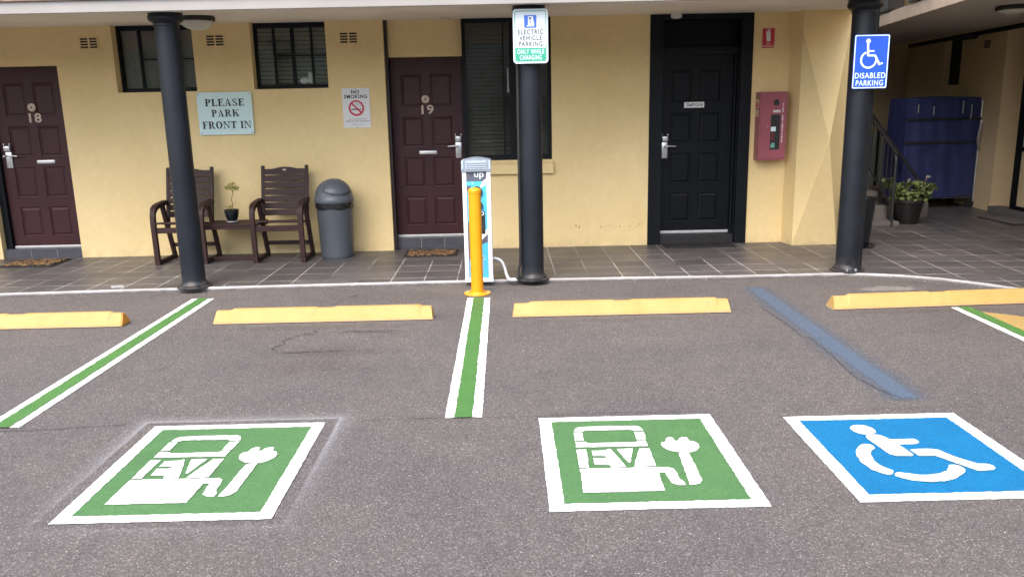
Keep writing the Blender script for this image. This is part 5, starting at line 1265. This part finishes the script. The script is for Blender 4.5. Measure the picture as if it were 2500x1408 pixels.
bm = B(); prism(bm, wob([(-3.862, 7.785), (-3.745, 7.79), (-3.685, 7.695), (-3.80, 7.672)], 4, .03, .002), 'z', FL+.0012, FL+.004); tag(obj('paper_scrap', bm, 'label_tile'), 'pale square scrap lying on the paving left of the left column', 'scrap')

# soft white toy on the window sill (behind the glass of the second window)
ty = thing('soft_toy', 'white plush toy sitting inside the slatted window', 'toy', (-2.215, 9.66, 1.965))
bm = B()
for x, z, rx, rz in ((-.045, .040, .060, .040), (.035, .040, .050, .042), (.030, .098, .040, .034)):
    r_ = bmesh.ops.create_icosphere(bm, subdivisions=3, radius=1.0)
    for v in r_['verts']:
        k = 1+.10*math.sin(v.co.x*7+z*40)*math.sin(v.co.z*6)
        v.co = Vector((-2.215+x+v.co.x*rx*k, 9.655+v.co.y*.022, 1.965+z+v.co.z*rz*k))
obj('body', bm, 'plush_white', ty, 60)
bm = B()
for x in (.008, .058):
    r_ = bmesh.ops.create_icosphere(bm, subdivisions=2, radius=.013)
    for v in r_['verts']: v.co += Vector((-2.215+x, 9.652, 1.965+.132))
obj('ears', bm, 'plush_white', ty, 60)
bm = B()
for x in (.018, .042): box(bm, -2.215+x-.003, -2.215+x+.003, 9.631, 9.634, 1.965+.100, 1.965+.106)
obj('eyes', bm, 'ink_black', ty)

# an added, unseen wing with hedge behind the viewer: it closes the low sky and is what the dark glass and doors mirror
opp = thing('unseen_wing', 'unseen pale wing added behind the viewer for bounce and reflections, with dark doors and a hedge strip', 'building', (0, -11.6, 0))
bm = B(); box(bm, -34, 34, -13.0, -11.6, 0, 4.2); obj('rendered_wall', bm, 'pale_render', opp)
for k in range(-4, 5):
    bm = B(); box(bm, k*5.2-.45, k*5.2+.45, -11.598, -11.55, 0, 2.1); obj('door', bm, 'maroon_door', opp)
    bm = B(); box(bm, k*5.2+1.2, k*5.2+2.6, -11.598, -11.55, .9, 2.1); obj('window', bm, 'black_frame', opp)
r = random.Random(21); bm = B()
for _ in range(3600):
    q = Vector((r.uniform(-34, 34), -11.2+r.uniform(-.3, .3), abs(r.gauss(0, 1.9))))
    u = Vector((r.gauss(0, 1), r.gauss(0, .5), r.gauss(0, 1))).normalized(); w = u.cross(Vector((r.gauss(0, .4), 1, r.gauss(0, .4)))).normalized(); k = r.uniform(.10, .28)
    bm.faces.new([bm.verts.new(q+u*k), bm.verts.new(q+w*k*.5), bm.verts.new(q-u*k), bm.verts.new(q-w*k*.5)])
o = obj('hedge', bm, 'leaf_hedge'); o['kind'] = 'stuff'

# ------------------------------------------------------------------ CAMERA, LIGHT, WORLD
f_px, pitch, roll, yaw = 1981.19, .218176, .021173, .00704
cp, sp = math.cos(pitch), math.sin(pitch)
fwd = Vector((math.sin(yaw)*cp, math.cos(yaw)*cp, -sp)); r0 = Vector((math.cos(yaw), -math.sin(yaw), 0)); d0 = fwd.cross(r0)
rt = math.cos(roll)*r0+math.sin(roll)*d0; dn = -math.sin(roll)*r0+math.cos(roll)*d0
cam = bpy.data.cameras.new('camera'); co = bpy.data.objects.new('camera', cam); C.objects.link(co)
up = -dn
co.matrix_world = Matrix(((rt.x, up.x, -fwd.x, 0), (rt.y, up.y, -fwd.y, 0), (rt.z, up.z, -fwd.z, 1.65), (0, 0, 0, 1)))
cam.sensor_width = 36.0; cam.lens = 36.0*f_px/2500; cam.clip_end = 500; cam.clip_start = .05
S.camera = co

W = bpy.data.worlds.new('World'); S.world = W; W.use_nodes = True
nt = W.node_tree; bg = nt.nodes['Background']
sky = nt.nodes.new('ShaderNodeTexSky'); sky.sky_type = 'NISHITA'; sky.sun_disc = False
el, az = math.radians(EL), math.radians(207)     # azimuth measured clockwise from +Y
sky.sun_elevation = el; sky.sun_rotation = az; sky.air_density = 1.0; sky.dust_density = 5.0; sky.ozone_density = 1.0
nt.links.new(sky.outputs[0], bg.inputs[0]); bg.inputs[1].default_value = SKY
sl = bpy.data.lights.new('sun', 'SUN'); sl.energy = SUN; sl.angle = math.radians(ANG); sl.color = (1, .95, .87)
so = bpy.data.objects.new('sun', sl); C.objects.link(so)
sd = Vector((math.sin(az)*math.cos(el), math.cos(az)*math.cos(el), math.sin(el)))
so.rotation_euler = (-sd).to_track_quat('-Z', 'Y').to_euler()
S.view_settings.view_transform = 'Standard'; S.view_settings.look = 'None'; S.view_settings.gamma = 1; S.view_settings.exposure = EXPO
S.render.engine = 'CYCLES'; S.cycles.max_bounces = 8; S.cycles.diffuse_bounces = 5
